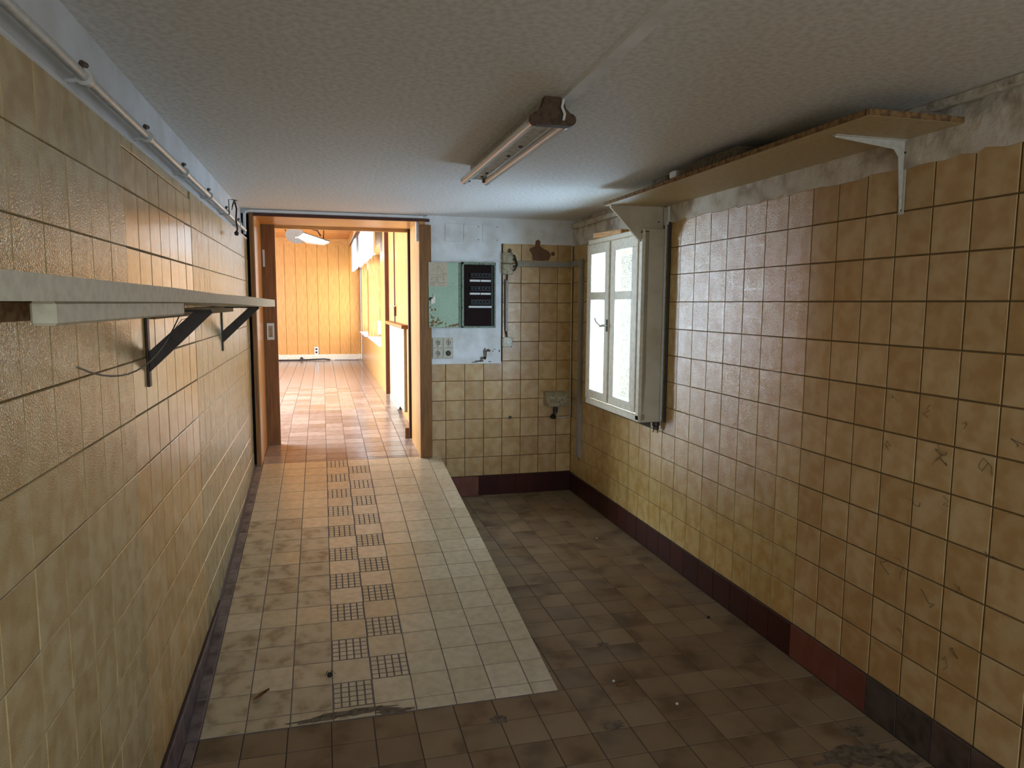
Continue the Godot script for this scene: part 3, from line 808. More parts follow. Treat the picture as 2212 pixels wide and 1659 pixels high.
	part(la, "shade", MB.new().prism(PackedVector2Array([Vector2(-0.24, 2.57), Vector2(0.13, 2.45), Vector2(0.04, 2.41), Vector2(-0.2, 2.43), Vector2(-0.34, 2.5)]), 2, lz - 0.12, lz + 0.12).done(), M.lamp_body)
	part(la, "shade_back", MB.new().prism(PackedVector2Array([Vector2(-0.26, 2.585), Vector2(0.13, 2.46), Vector2(0.13, 2.448), Vector2(-0.24, 2.568)]), 2, lz - 0.13, lz + 0.13).done(), M.dark_steel)
	# radiator in the recess
	var r := thing("panel_radiator", "cream flat panel radiator with a wooden top board on the passage wall", "radiator")
	bx(r, "panel", Vector3(0.735, 0.50, -6.82), Vector3(0.762, 1.30, -8.25), M.radiator, 0.004)
	bx(r, "top_board", Vector3(0.70, 1.30, -6.68), Vector3(0.763, 1.335, -8.38), M.dark_wood, 0.003)
	part(r, "skirt_flap", MB.new().prism(PackedVector2Array([Vector2(-7.0, 0.51), Vector2(-8.22, 0.51), Vector2(-8.22, 0.42), Vector2(-7.8, 0.41), Vector2(-7.3, 0.46)]).duplicate() if false else flap(), 0, 0.728, 0.736).done(), M.radiator)
	part(r, "supply_pipe", MB.new().tube([Vector3(0.745, 1.335, -7.75), Vector3(0.745, FAR_CEIL, -7.75)], 0.008, 8).done(), M.brown_wood)
	part(r, "valve", MB.new().tube([Vector3(0.745, 1.40, -7.75), Vector3(0.745, 1.5, -7.75)], 0.016, 8).done(), M.brown_wood)
	part(r, "valve_handle", MB.new().box(Vector3(0.70, 1.495, -7.72), Vector3(0.745, 1.515, -7.79), 0.006).done(), M.white_plastic)
	# socket, cables and pipe at the far wall
	var s := thing("far_socket", "white double socket low on the far panelled wall", "socket")
	bx(s, "plate", Vector3(-0.165, 0.56, FAR_Z), Vector3(-0.09, 0.70, FAR_Z + 0.02), M.white_plastic, 0.004)
	for y in [0.60, 0.66]:
		part(s, "outlet", MB.new().lathe(Vector3(-0.128, y, FAR_Z + 0.018), Vector3(0, 0, 1), [Vector2(0.022, 0), Vector2(0.021, 0.004), Vector2(0, 0.003)], 12).done(), M.black_plastic)
	var cb := thing("black_cable", "black cable lying along the foot of the far wall", "cable")
	part(cb, "cord", MB.new().tube([Vector3(-0.9, 0.46, FAR_Z + 0.05), Vector3(-0.4, 0.462, FAR_Z + 0.06), Vector3(0.0, 0.475, FAR_Z + 0.045), Vector3(0.12, 0.46, FAR_Z + 0.05)], 0.012, 6).done(), M.black_plastic)
	part(cb, "plug", MB.new().lathe(Vector3(-0.4, 0.48, FAR_Z + 0.05), Vector3(0, 0.3, 1), [Vector2(0.03, 0), Vector2(0.03, 0.03), Vector2(0, 0.035)], 10).done(), M.black_plastic)
	var pp := thing("corner_pipe", "thin white pipe running down the far right corner", "pipe")
	part(pp, "riser", MB.new().tube([Vector3(0.712, FAR_CEIL, -13.98), Vector3(0.712, 0.48, -13.98), Vector3(0.6, 0.47, -14.02), Vector3(0.2, 0.47, -14.05)], 0.012, 8).done(), M.pipe_paint)
	var ns := thing("niche_socket", "white double socket in the far-room window niche", "socket")
	bx(ns, "plate", Vector3(0.855, 1.03, -11.8), Vector3(0.925, 1.25, -11.785), M.white_plastic, 0.003)

func flap() -> PackedVector2Array:
	# in the (y, z) axes
	return PackedVector2Array([Vector2(0.51, -7.15), Vector2(0.51, -8.24), Vector2(0.43, -8.24), Vector2(0.42, -7.9), Vector2(0.46, -7.3)])

func lace_at(x: float, z0: float, z1: float, i: int, steps: int) -> Vector2:
	return Vector2(x + 0.022 * sin(i * 0.95) + 0.012 * sin(i * 0.37), lerpf(z0, z1, float(i) / steps))

# ---------------------------------------------------------------- window with its deep painted box
func window_box() -> void:
	var w := setting("window_1", "cream painted casement window in a deep box, with figured glass", "window")
	var xf := 1.815
	bx(w, "box_side_near", Vector3(xf + 0.012, 0.84, -3.905), Vector3(XR + 0.004, 1.965, -3.925), M.box_paint, 0.003, "cream board closing the near side of the window box")
	bx(w, "box_side_far", Vector3(xf + 0.012, 0.84, -4.82), Vector3(XR + 0.004, 1.965, -4.80), M.box_paint, 0.003)
	bx(w, "box_bottom", Vector3(xf + 0.01, 0.835, -3.905), Vector3(XR + 0.004, 0.86, -4.82), M.box_paint, 0.003)
	bx(w, "box_top", Vector3(xf + 0.01, 1.955, -3.905), Vector3(XR + 0.004, 1.98, -4.82), M.box_paint, 0.003)
	bx(w, "frame_near", Vector3(xf, 0.835, -3.905), Vector3(xf + 0.05, 1.978, -3.968), M.window_paint, 0.012)
	bx(w, "frame_far", Vector3(xf, 0.835, -4.82), Vector3(xf + 0.05, 1.978, -4.80), M.window_paint, 0.004)
	bx(w, "frame_bottom", Vector3(xf, 0.833, -3.91), Vector3(xf + 0.05, 0.878, -4.82), M.window_paint, 0.006)
	bx(w, "frame_top", Vector3(xf, 1.95, -3.91), Vector3(xf + 0.05, 1.982, -4.82), M.window_paint, 0.004)
	# reveal through the masonry
	bx(w, "reveal_far", Vector3(xf + 0.04, 0.86, -4.80), Vector3(2.22, 1.955, -4.77), M.window_paint, 0.0)
	bx(w, "reveal_near", Vector3(xf + 0.04, 0.86, -3.985), Vector3(2.22, 1.955, -3.925), M.window_paint, 0.0)
	bx(w, "reveal_bottom", Vector3(xf + 0.04, 0.86, -3.98), Vector3(2.25, 0.885, -4.78), M.window_paint, 0.0)
	for n in 2:
		var z0: float = [-4.798, -4.402][n]; var z1: float = [-4.406, -3.972][n]     # far and near edges
		var a0: float = [-4.735, -4.312][n]; var a1: float = [-4.478, -4.055][n]     # pane
		var leaf := bx(w, "casement", Vector3(xf - 0.002, 0.884, z0), Vector3(xf + 0.036, 0.942, z1), M.window_paint, 0.003, ["far casement leaf", "near casement leaf with the handle"][n])
		bx(leaf, "top_rail", Vector3(xf - 0.002, 1.88, z0), Vector3(xf + 0.036, 1.947, z1), M.window_paint, 0.003)
		bx(leaf, "glazing_bar", Vector3(xf - 0.002, 1.568, a0 - 0.002), Vector3(xf + 0.036, 1.621, a1 + 0.002), M.window_paint, 0.003)
		bx(leaf, "stile", Vector3(xf - 0.002, 0.94, z0), Vector3(xf + 0.036, 1.882, a0), M.window_paint, 0.003)
		bx(leaf, "stile", Vector3(xf - 0.002, 0.94, a1), Vector3(xf + 0.036, 1.882, z1), M.window_paint, 0.003)
		for y in [[0.94, 1.57], [1.62, 1.882]]:
			var sheet := MB.new()
			sheet.quad(Vector3(xf + 0.02, y[0], a0 - 0.002), Vector3(xf + 0.02, y[0], a1 + 0.002), Vector3(xf + 0.02, y[1], a1 + 0.002), Vector3(xf + 0.02, y[1], a0 - 0.002))
			part(leaf, "pane", sheet.done(), M.figured_glass)
	bx(w, "meeting_strip", Vector3(xf - 0.012, 0.89, -4.416), Vector3(xf, 1.945, -4.386), M.window_paint, 0.005)
	var hp := part(w, "handle_plate", MB.new().box(Vector3(xf - 0.018, 1.36, -4.41), Vector3(xf - 0.01, 1.44, -4.39), 0.003).done(), M.dark_steel)
	part(hp, "lever", MB.new().tube([Vector3(xf - 0.012, 1.40, -4.40), Vector3(xf - 0.045, 1.40, -4.40), Vector3(xf - 0.055, 1.395, -4.42), Vector3(xf - 0.06, 1.42, -4.475), Vector3(xf - 0.06, 1.445, -4.50)], 0.009, 8, true, 0.006).done(), M.steel)
	# loose board on top of the box
	var p := thing("loose_board", "raw wooden board lying on top of the window box", "board")
	var bd := part(p, "board", MB.new().box(Vector3(-0.06, 0.0, -0.17), Vector3(0.06, 0.035, 0.17), 0.002).done(), M.raw_wood)
	p.position = Vector3(1.89, 1.984, -4.52); p.rotation.y = 0.18
	# cable channel and gland at the side of the box
	var cc := thing("side_cable_channel", "narrow white cable channel beside the window box", "cable channel")
	bx(cc, "channel", Vector3(XR - 0.016, 0.845, -3.888), Vector3(XR, 2.02, -3.902), M.white_steel, 0.003)
	bx(cc, "plaster_tab", Vector3(XR - 0.014, 2.0, -3.862), Vector3(XR, 2.105, -3.925), M.plaster_white, 0.003)
	var bc := thing("gap_shade_tube", "black tube painting the shade of the gap beside the window box", "cable")  # shaded gap beside the channel, drawn as a black tube
	part(bc, "cord", MB.new().tube([Vector3(XR - 0.006, 0.84, -3.852), Vector3(XR - 0.006, 1.3, -3.851), Vector3(XR - 0.006, 1.7, -3.852), Vector3(XR - 0.006, 2.015, -3.852)], 0.0075, 6).done(), M.black_plastic)
	var cn := thing("cable_gland", "dark cable gland with loose wires under the window box", "cable gland")
	part(cn, "body", MB.new().lathe(Vector3(XR - 0.03, 0.835, -3.915), Vector3(0, -1, 0), [Vector2(0, 0), Vector2(0.022, 0), Vector2(0.024, 0.02), Vector2(0.018, 0.028), Vector2(0.02, 0.045), Vector2(0, 0.048)], 10).done(), M.dark_steel)
	part(cn, "wire", MB.new().tube([Vector3(XR - 0.04, 0.79, -3.92), Vector3(XR - 0.043, 0.77, -3.925)], 0.003, 5).done(), M.black_plastic)
	part(cn, "wire", MB.new().tube([Vector3(XR - 0.02, 0.79, -3.91), Vector3(XR - 0.018, 0.768, -3.912)], 0.003, 5).done(), M.black_plastic)

# ---------------------------------------------------------------- shelves
func left_shelf() -> void:
	var t := thing("long_shelf", "long sagging cream shelf on iron brackets along the left wall", "shelf")
	var xf := -0.275
	# board in sections that follow its sag
	var prof := [[0.3, 1.540, 1.566], [-0.75, 1.538, 1.566], [-1.5, 1.538, 1.565], [-2.15, 1.535, 1.560], [-2.6, 1.531, 1.560], [-3.2, 1.524, 1.559], [-3.8, 1.516, 1.556], [-4.55, 1.513, 1.553]]
	var mb := MB.new()
	for i in prof.size() - 1:
		var p: Array = prof[i]; var q: Array = prof[i + 1]
		var xa := XL + 0.002
		var a := Vector3(xa, p[1], p[0]); var b := Vector3(xf, p[1], p[0]); var c := Vector3(xf, p[2], p[0]); var d := Vector3(xa, p[2], p[0])
		var e := Vector3(xa, q[1], q[0]); var f := Vector3(xf, q[1], q[0]); var g := Vector3(xf, q[2], q[0]); var h := Vector3(xa, q[2], q[0])
		mb.quad(b, f, g, c); mb.quad(d, c, g, h); mb.quad(e, f, b, a)
		if i == 0: mb.quad(a, b, c, d)
		if i == prof.size() - 2: mb.quad(h, g, f, e)
	part(t, "board", mb.done(), M.shelf_cream)
	bx(t, "front_batten", Vector3(-0.31, 1.511, -0.895), Vector3(-0.284, 1.538, -1.66), M.shelf_cream, 0.003)
	bx(t, "rear_batten", Vector3(-0.40, 1.512, -0.4), Vector3(-0.375, 1.538, -2.2), M.chipboard, 0.002)
	bx(t, "wall_batten", Vector3(XL + 0.001, 1.485, -2.4), Vector3(XL + 0.02, 1.514, -4.4), M.chipboard, 0.002)
	for zb in [-2.36, -4.03]:
		var br := bx(t, "bracket", Vector3(XL, 1.283, zb - 0.014), Vector3(XL + 0.007, 1.515, zb + 0.014), M.dark_steel, 0.001, "black iron shelf bracket")
		bx(br, "arm", Vector3(XL, 1.508, zb - 0.014), Vector3(-0.325, 1.515, zb + 0.014), M.dark_steel, 0.001)
		part(br, "strut", MB.new().prism(PackedVector2Array([Vector2(XL + 0.004, 1.325), Vector2(XL + 0.004, 1.387), Vector2(-0.376, 1.51), Vector2(-0.32, 1.51)]), 2, zb - 0.004, zb + 0.004).done(), M.dark_steel)
	var cw := thing("cobweb_strand", "sagging dusty cobweb strand hanging below the left shelf", "cobweb")
	var path := []
	for i in 15:
		var s := i / 14.0
		path.append(Vector3(lerpf(XL + 0.03, -0.44, s), 1.36 + 0.16 * pow(2.0 * s - 0.72, 2.0) * (0.55 if s < 0.36 else 0.62) - 0.0, lerpf(-1.62, -2.55, s)))
	part(cw, "strand", MB.new().tube(path, 0.0022, 5).done(), M.web)
	part(cw, "side_strand", MB.new().tube([path[11], path[11] + Vector3(0.02, 0.05, -0.1), Vector3(-0.40, 1.508, -2.9)], 0.0012, 4).done(), M.web)

func right_shelf() -> void:
	var t := thing("ceiling_shelf", "long chipboard shelf just under the ceiling on the right wall", "shelf")
	bx(t, "board", Vector3(1.60, 2.108, -1.885), Vector3(XR - 0.004, 2.127, -3.985), M.shelf_laminate, 0.0005)
	bx(t, "raw_edge", Vector3(1.596, 2.109, -1.886), Vector3(1.601, 2.1265, -3.98), M.chipboard, 0.0)
	bx(t, "raw_end", Vector3(1.60, 2.109, -1.881), Vector3(XR - 0.01, 2.1265, -1.886), M.chipboard, 0.0)
	var es := part(t, "end_support", MB.new().prism(PackedVector2Array([Vector2(XR - 0.004, 2.108), Vector2(1.622, 2.108), Vector2(1.622, 2.095), Vector2(1.935, 1.785), Vector2(XR - 0.004, 1.785)]), 2, -3.955, -3.935).done(), M.box_paint, Vector3.ZERO, "cut-off triangular board carrying the far end")
	for y in [2.02, 1.90]:
		part(es, "screw", MB.new().lathe(Vector3(1.925, y, -3.936), Vector3(0, 0, 1), [Vector2(0.005, 0), Vector2(0.004, 0.002), Vector2(0, 0.002)], 8).done(), M.black_plastic)
	# pressed white bracket
	var zb := -2.125
	var br := part(t, "bracket", MB.new().prism(PackedVector2Array([Vector2(XR - 0.003, 2.107), Vector2(1.675, 2.107), Vector2(1.675, 2.100), Vector2(1.915, 2.075), Vector2(1.935, 2.05), Vector2(1.953, 1.865), Vector2(XR - 0.003, 1.86)]), 2, zb - 0.0015, zb + 0.0015).done(), M.white_steel, Vector3.ZERO, "white pressed steel shelf bracket")
	bx(br, "wall_flange", Vector3(XR - 0.004, 1.855, zb - 0.013), Vector3(XR - 0.001, 2.107, zb + 0.013), M.white_steel, 0.001)
	bx(br, "shelf_flange", Vector3(1.672, 2.105, zb - 0.013), Vector3(XR - 0.003, 2.108, zb + 0.013), M.white_steel, 0.001)
	for p in [[2.065, 0.006], [2.072, -0.008], [1.87, 0.0]]:
		part(br, "screw", MB.new().lathe(Vector3(XR - 0.004, p[0], zb + p[1]), Vector3(-1, 0, 0), [Vector2(0.0045, 0), Vector2(0.004, 0.002), Vector2(0, 0.003)], 8).done(), M.dark_steel)
	# old boards left lying on the shelf
	var d := thing("dusty_offcut", "dark crumbling board offcut on the ceiling shelf", "board")
	var poly := PackedVector2Array()
	for i in 9: poly.append(Vector2(-2.62 - i * 0.06, 1.612 + rng.randf_range(-0.010, 0.012)))
	poly.append(Vector2(-3.12, 1.75)); poly.append(Vector2(-2.60, 1.75))
	part(d, "board", offcut(poly, 2.127, 2.168), M.corroded)
	var d2 := thing("flaked_plaster", "flake of white plaster lying on the edge of the ceiling shelf", "plaster flake")
	part(d2, "flake", MB.new().box(Vector3(1.605, 2.127, -3.14), Vector3(1.70, 2.165, -3.19), 0.008).done(), M.plaster_white)
	var d4 := thing("short_offcut", "short dark board offcut beside the plaster flake on the ceiling shelf", "board")
	part(d4, "board", MB.new().box(Vector3(1.608, 2.127, -3.21), Vector3(1.74, 2.156, -3.38), 0.006).done(), M.corroded)
	var d3 := thing("dust_pile", "grey dust pile at the near end of the ceiling shelf", "dust")
	part(d3, "pile", MB.new().lathe(Vector3(1.86, 2.127, -1.95), Vector3(0, 1, 0), [Vector2(0.07, 0), Vector2(0.05, 0.012), Vector2(0.02, 0.018), Vector2(0, 0.019)], 12).done(), M.dust)
	# white cable casing in the corner under the ceiling
	var t1 := thing("corner_casing", "painted white cable casing along the top of the right wall", "cable casing")
	bx(t1, "channel", Vector3(XR - 0.035, 2.168, 1.7), Vector3(XR - 0.007, CEIL, -4.3), M.plaster_old, 0.006)
	bx(t1, "channel_far", Vector3(XR - 0.035, 2.13, -4.34), Vector3(XR - 0.007, 2.17, -5.5), M.plaster_old, 0.006)

func offcut(poly: PackedVector2Array, y0: float, y1: float) -> ArrayMesh:
	# poly is in the (z, x) axes, which follow y
	return MB.new().prism(poly, 1, y0, y1).done()

# ---------------------------------------------------------------- lamp
func ceiling_lamp() -> void:
	var t := thing("fluorescent_lamp", "twin tube fluorescent lamp, unlit and yellowed, on the ceiling", "lamp")
	var z0 := -2.27; var z1 := -3.5
	var cx := 0.733
	part(t, "housing", MB.new().prism(PackedVector2Array([Vector2(cx - 0.026, CEIL), Vector2(cx - 0.031, 2.136), Vector2(cx + 0.031, 2.136), Vector2(cx + 0.026, CEIL)]), 2, z1 + 0.01, z0 - 0.03).done(), M.lamp_body)
	for s in [-1.0, 1.0]:
		var tb := part(t, "tube", MB.new().tube([Vector3(cx + s * 0.055, 2.13, z0 - 0.04), Vector3(cx + s * 0.055, 2.13, z1 + 0.005)], 0.0165, 16).done(), M.tube_glass)
		part(tb, "tube_cap", MB.new().tube([Vector3(cx + s * 0.055, 2.13, z0 - 0.03), Vector3(cx + s * 0.055, 2.13, z0 - 0.065)], 0.0172, 16).done(), M.steel)
		part(tb, "tube_cap", MB.new().tube([Vector3(cx + s * 0.055, 2.13, z1 + 0.03), Vector3(cx + s * 0.055, 2.13, z1 - 0.005)], 0.0172, 16).done(), M.steel)
		part(t, "tube_holder", MB.new().box(Vector3(cx + s * 0.03, 2.12, z1 + 0.012), Vector3(cx + s * 0.05, 2.16, z1 + 0.035), 0.003).done(), M.old_plastic)
	# yellowed end cover, broken in the middle
	var poly := PackedVector2Array()
	for i in 7:
		var a := PI * 0.5 + PI * i / 6.0
		poly.append(Vector2(cx - 0.056 + cos(a) * 0.02, 2.13 + sin(a) * 0.02))
	for i in 7:
		var a := -PI * 0.5 + PI * i / 6.0
		poly.append(Vector2(cx + 0.056 + cos(a) * 0.02, 2.13 + sin(a) * 0.02))
	poly.append(Vector2(cx + 0.04, 2.165)); poly.append(Vector2(cx + 0.03, CEIL - 0.002)); poly.append(Vector2(cx - 0.03, CEIL - 0.002)); poly.append(Vector2(cx - 0.04, 2.165))
	part(t, "end_cover", MB.new().prism(poly, 2, z0 - 0.032, z0).done(), M.old_plastic, Vector3.ZERO, "yellow brown broken end cover")
	part(t, "bare_wire", MB.new().tube([Vector3(cx + 0.03, 2.19, z0 + 0.004), Vector3(cx + 0.024, 2.165, z0 + 0.008), Vector3(cx + 0.034, 2.145, z0 + 0.006), Vector3(cx + 0.03, 2.125, z0 + 0.006)], 0.005, 6).done(), M.white_plastic)
	for p in [-2.72, -2.9, -3.3, -3.4]:
		part(t, "dirt_lump", MB.new().lathe(Vector3(cx + 0.012, 2.136, p), Vector3(0, -1, 0), [Vector2(0.008, 0), Vector2(0.007, 0.005), Vector2(0, 0.007)], 7).done(), M.insect)
	var c := thing("ceiling_cable_strip", "flat painted cable strip running over the ceiling to the lamp", "cable strip")
	var mb := MB.new()
	var pts := [[1.7, 0.60], [-1.5, 0.757], [-2.3, 0.78]]
	for i in 2:
		var a: Array = pts[i]; var b: Array = pts[i + 1]
		for w in [0.026]:
			var A := Vector3(a[1] - w, CEIL, a[0]); var B := Vector3(a[1] - w + 0.006, CEIL - 0.009, a[0]); var Cc := Vector3(a[1] + w - 0.006, CEIL - 0.009, a[0]); var D := Vector3(a[1] + w, CEIL, a[0])
			var o := Vector3(b[1] - a[1], 0, b[0] - a[0])
			mb.quad(A, B, B + o, A + o); mb.quad(B, Cc, Cc + o, B + o); mb.quad(Cc, D, D + o, Cc + o)
	part(c, "strip", mb.done(), M.plaster_white)

# ---------------------------------------------------------------- fittings on the back wall
func back_wall_fittings() -> void:
	var z := ZB + 0.003
	# fuse box with its door swung open
	var t := thing("fuse_box", "open green steel fuse box with a dark brown fuse panel", "fuse box")
	bx(t, "rim_top", Vector3(1.045, 1.838, z), Vector3(1.317, 1.856, z + 0.02), M.green_edge, 0.002)
	bx(t, "rim_bottom", Vector3(1.045, 1.350, z), Vector3(1.317, 1.362, z + 0.02), M.green_edge, 0.002)
	bx(t, "rim_left", Vector3(1.045, 1.350, z), Vector3(1.064, 1.856, z + 0.02), M.green_edge, 0.002)
	bx(t, "rim_right", Vector3(1.306, 1.350, z), Vector3(1.317, 1.856, z + 0.02), M.green_edge, 0.002)
	bx(t, "back_plate", Vector3(1.06, 1.36, z - 0.002), Vector3(1.31, 1.845, z + 0.001), M.black_plastic, 0.0)
	var ip := bx(t, "fuse_panel", Vector3(1.068, 1.366, z), Vector3(1.284, 1.836, z + 0.009), M.fuse_panel, 0.002)
	var ys := [[1.733, 1.775, 1.707, 1.723], [1.634, 1.673, 1.607, 1.622], [1.529, 1.571, 1.505, 1.520]]
	for r in 3:
		var y: Array = ys[r]
		bx(ip, "fuse_bank", Vector3(1.114, y[0], z + 0.008), Vector3(1.278, y[1], z + 0.016), M.black_plastic, 0.002)
		for k in 6:
			part(ip, "fuse", MB.new().lathe(Vector3(1.128 + k * 0.0272, (y[0] + y[1]) / 2, z + 0.015), Vector3(0, 0, 1), [Vector2(0.0125, 0), Vector2(0.0115, 0.014), Vector2(0.009, 0.016), Vector2(0, 0.014)], 10).done(), M.black_plastic)
		if r < 2:
			bx(ip, "label_strip", Vector3(1.111, y[2], z + 0.008), Vector3(1.193, y[3], z + 0.012), M.white_plastic, 0.001)
			bx(ip, "label_strip", Vector3(1.197, y[2], z + 0.008), Vector3(1.279, y[3], z + 0.012), M.white_plastic, 0.001)
		else:
			bx(ip, "label_strip", Vector3(1.102, y[2], z + 0.008), Vector3(1.285, y[3], z + 0.012), M.white_plastic, 0.001)
	var dr := bx(t, "door", Vector3(0.787, 1.352, z + 0.022), Vector3(1.034, 1.85, z + 0.026), M.green_edge, 0.0015, "pale green rusted fuse box door folded back")
	bx(dr, "door_flange", Vector3(1.022, 1.352, z + 0.012), Vector3(1.036, 1.85, z + 0.032), M.green_edge, 0.002)
	bx(dr, "hinge_strip", Vector3(1.034, 1.354, z + 0.002), Vector3(1.046, 1.852, z + 0.016), M.black_plastic, 0.002)
	var lt := part(dr, "latch", MB.new().prism(PackedVector2Array([Vector2(0.806, 1.535), Vector2(0.838, 1.54), Vector2(0.838, 1.575), Vector2(0.829, 1.61), Vector2(0.82, 1.575), Vector2(0.806, 1.57)]), 2, z + 0.026, z + 0.034).done(), M.steel)
	part(dr, "latch_hole", MB.new().lathe(Vector3(0.802, 1.572, z + 0.0262), Vector3(0, 0, 1), [Vector2(0.014, 0), Vector2(0, 0.0006)], 12).done(), M.black_plastic)
	var gm := StandardMaterial3D.new()
	gm.resource_name = "rusted_green_paint"
	gm.roughness = 0.45
	gm.albedo_texture = ImageTexture.create_from_image(rusted_door())
	var gq := MB.new()
	gq.quad_uv(Vector3(0.7885, 1.3535, z + 0.0262), Vector3(1.0225, 1.3535, z + 0.0262), Vector3(1.0225, 1.8485, z + 0.0262), Vector3(0.7885, 1.8485, z + 0.0262))
	part(dr, "painted_face", gq.done(), gm)
	# the wiring plan glued to the door
	var pm := StandardMaterial3D.new()
	pm.resource_name = "wiring_plan"
	pm.roughness = 0.8
	pm.albedo_texture = ImageTexture.create_from_image(wiring_plan())
	var q := MB.new()
	q.quad_uv(Vector3(0.7875, 1.665, z + 0.0268), Vector3(0.932, 1.665, z + 0.0268), Vector3(0.932, 1.85, z + 0.0268), Vector3(0.7875, 1.85, z + 0.0268))
	part(dr, "paper_plan", q.done(), pm, Vector3.ZERO, "yellowed paper with a faint wiring diagram")
	# sockets in a block of four
	var lab := ["upper left socket of the block of four below the fuse box", "upper right socket of the block of four below the fuse box", "lower left socket of the block of four below the fuse box", "lower right socket with a round black hole in the block of four"]
	for i in 4:
		var x0: float = 0.818 + (i % 2) * 0.083; var y1: float = 1.274 - (i / 2) * 0.082
		var s := thing("power_socket", lab[i], "socket", "block of four sockets")
		bx(s, "plate", Vector3(x0, y1 - 0.08, z), Vector3(x0 + 0.08, y1, z + 0.009), M.ivory, 0.003)
		var m := Vector3(x0 + 0.04, y1 - 0.04, z + 0.009)
		if i == 3:
			part(s, "well", MB.new().lathe(m, Vector3(0, 0, 1), [Vector2(0.021, 0), Vector2(0.02, 0.001), Vector2(0.0, 0.0004)], 20).done(), M.black_plastic)
			part(s, "centre", MB.new().box(m + Vector3(-0.007, -0.012, 0), m + Vector3(0.007, 0.012, 0.004), 0.001).done(), M.corroded)
		else:
			bx(s, "flap", m + Vector3(-0.013, -0.013, 0), m + Vector3(0.013, 0.013, 0.002), M.ivory, 0.001)
			for b in [[-0.016, -0.006, -0.0125, 0.009], [0.0125, -0.014, 0.016, 0.014], [-0.014, 0.0115, 0.014, 0.015], [-0.010, -0.015, 0.014, -0.0115], [-0.0018, -0.014, 0.0018, 0.014], [-0.006, -0.0018, 0.013, 0.0018]]:
				bx(s, "mark", m + Vector3(b[0], b[1], 0.001), m + Vector3(b[2], b[3], 0.0026), M.black_plastic, 0.0)
			for y in [-0.026, 0.026]:
				part(s, "screw", MB.new().lathe(m + Vector3(0, y, 0), Vector3(0, 0, 1), [Vector2(0.0042, 0), Vector2(0, 0.001)], 8).done(), M.black_plastic)
	# blank covers under the ceiling
	var cl := ["left of three square white covers under the ceiling", "middle one of three square white covers under the ceiling", "right of three square white covers under the ceiling"]
	for i in 3:
		var x0: float = [0.921, 1.066, 1.215][i]
		var s := thing("blank_cover", cl[i], "cover", "blank covers above the fuse box")
		bx(s, "plate", Vector3(x0, 2.014, z - 0.001), Vector3(x0 + 0.131, 2.146, z + 0.004), M.plaster_white, 0.0015)
		if i > 0:
			for p in [[0.115, 2.13], [0.115, 2.03]]:
				part(s, "screw", MB.new().lathe(Vector3(x0 + p[0], p[1], z + 0.004), Vector3(0, 0, 1), [Vector2(0.004, 0), Vector2(0, 0.001)], 8).done(), M.dark_steel)
	# junction boxes, conduit and switch
	for i in 2:
		var s := thing("junction_box", ["upper of two grey junction boxes right of the fuse box", "lower of two grey junction boxes right of the fuse box"][i], "junction box", "junction boxes")
		var y1: float = [1.934, 1.848][i]
		bx(s, "body", Vector3(1.368, y1 - 0.082, z), Vector3(1.45, y1, z + 0.035), M.ivory_dirty, 0.003)
		bx(s, "lid", Vector3(1.37, y1 - 0.08, z + 0.035), Vector3(1.448, y1 - 0.002, z + 0.04), M.ivory_dirty, 0.002)
		for p in [[1.375, y1 - 0.007], [1.443, y1 - 0.007], [1.375, y1 - 0.075], [1.443, y1 - 0.075]]:
			part(s, "screw", MB.new().lathe(Vector3(p[0], p[1], z + 0.04), Vector3(0, 0, 1), [Vector2(0.003, 0), Vector2(0, 0.001)], 6).done(), M.dark_steel)
		for k in 2:
			var yy: float = y1 - 0.02 - k * 0.03
			part(s, "cable_tail", MB.new().tube([Vector3(1.448, yy, z + 0.015), Vector3(1.468, yy + 0.002, z + 0.018), Vector3(1.482, lerpf(yy, 1.845, 0.6), z + 0.018), Vector3(1.492, 1.847 + 0.006 * k, z + 0.016)], 0.006, 6).done(), M.black_plastic)
	var kn := thing("anchor_bolt", "small grey round bolt above the junction boxes", "bolt")
	part(kn, "bolt_head", MB.new().lathe(Vector3(1.432, 1.953, z - 0.003), Vector3(0, 0, 1), [Vector2(0.014, 0), Vector2(0.015, 0.01), Vector2(0.01, 0.018), Vector2(0, 0.019)], 12).done(), M.corroded)
	var cd := thing("switch_conduit", "grey conduit between junction box and light switch", "conduit")
	bx(cd, "channel", Vector3(1.40, 1.318, z - 0.003), Vector3(1.418, 1.724, z + 0.014), M.grey_duct, 0.003)
	part(cd, "cable", MB.new().tube([Vector3(1.412, 1.766, z + 0.012), Vector3(1.41, 1.72, z + 0.008)], 0.0065, 6).done(), M.black_plastic)
	part(cd, "cable", MB.new().tube([Vector3(1.408, 1.32, z + 0.008), Vector3(1.41, 1.275, z + 0.012)], 0.0065, 6).done(), M.black_plastic)
	part(cd, "loose_cable", MB.new().tube([Vector3(1.392, 1.73, z), Vector3(1.393, 1.5, z), Vector3(1.394, 1.34, z), Vector3(1.404, 1.3, z + 0.004)], 0.004, 5).done(), M.black_plastic)
	var sw := thing("light_switch", "white surface light switch at the end of the conduit", "switch")
	bx(sw, "box", Vector3(1.373, 1.197, z - 0.003), Vector3(1.451, 1.275, z + 0.03), M.ivory, 0.005)
	bx(sw, "rocker", Vector3(1.402, 1.223, z + 0.029), Vector3(1.424, 1.247, z + 0.036), M.white_plastic, 0.002)
	for p in [[1.38, 1.268], [1.444, 1.268], [1.38, 1.204], [1.444, 1.204]]:
		part(sw, "screw", MB.new().lathe(Vector3(p[0], p[1], z + 0.03), Vector3(0, 0, 1), [Vector2(0.003, 0), Vector2(0, 0.001)], 6).done(), M.dark_steel)
	var fw := thing("painted_wire", "thin painted wire leading to the junction box", "wire")
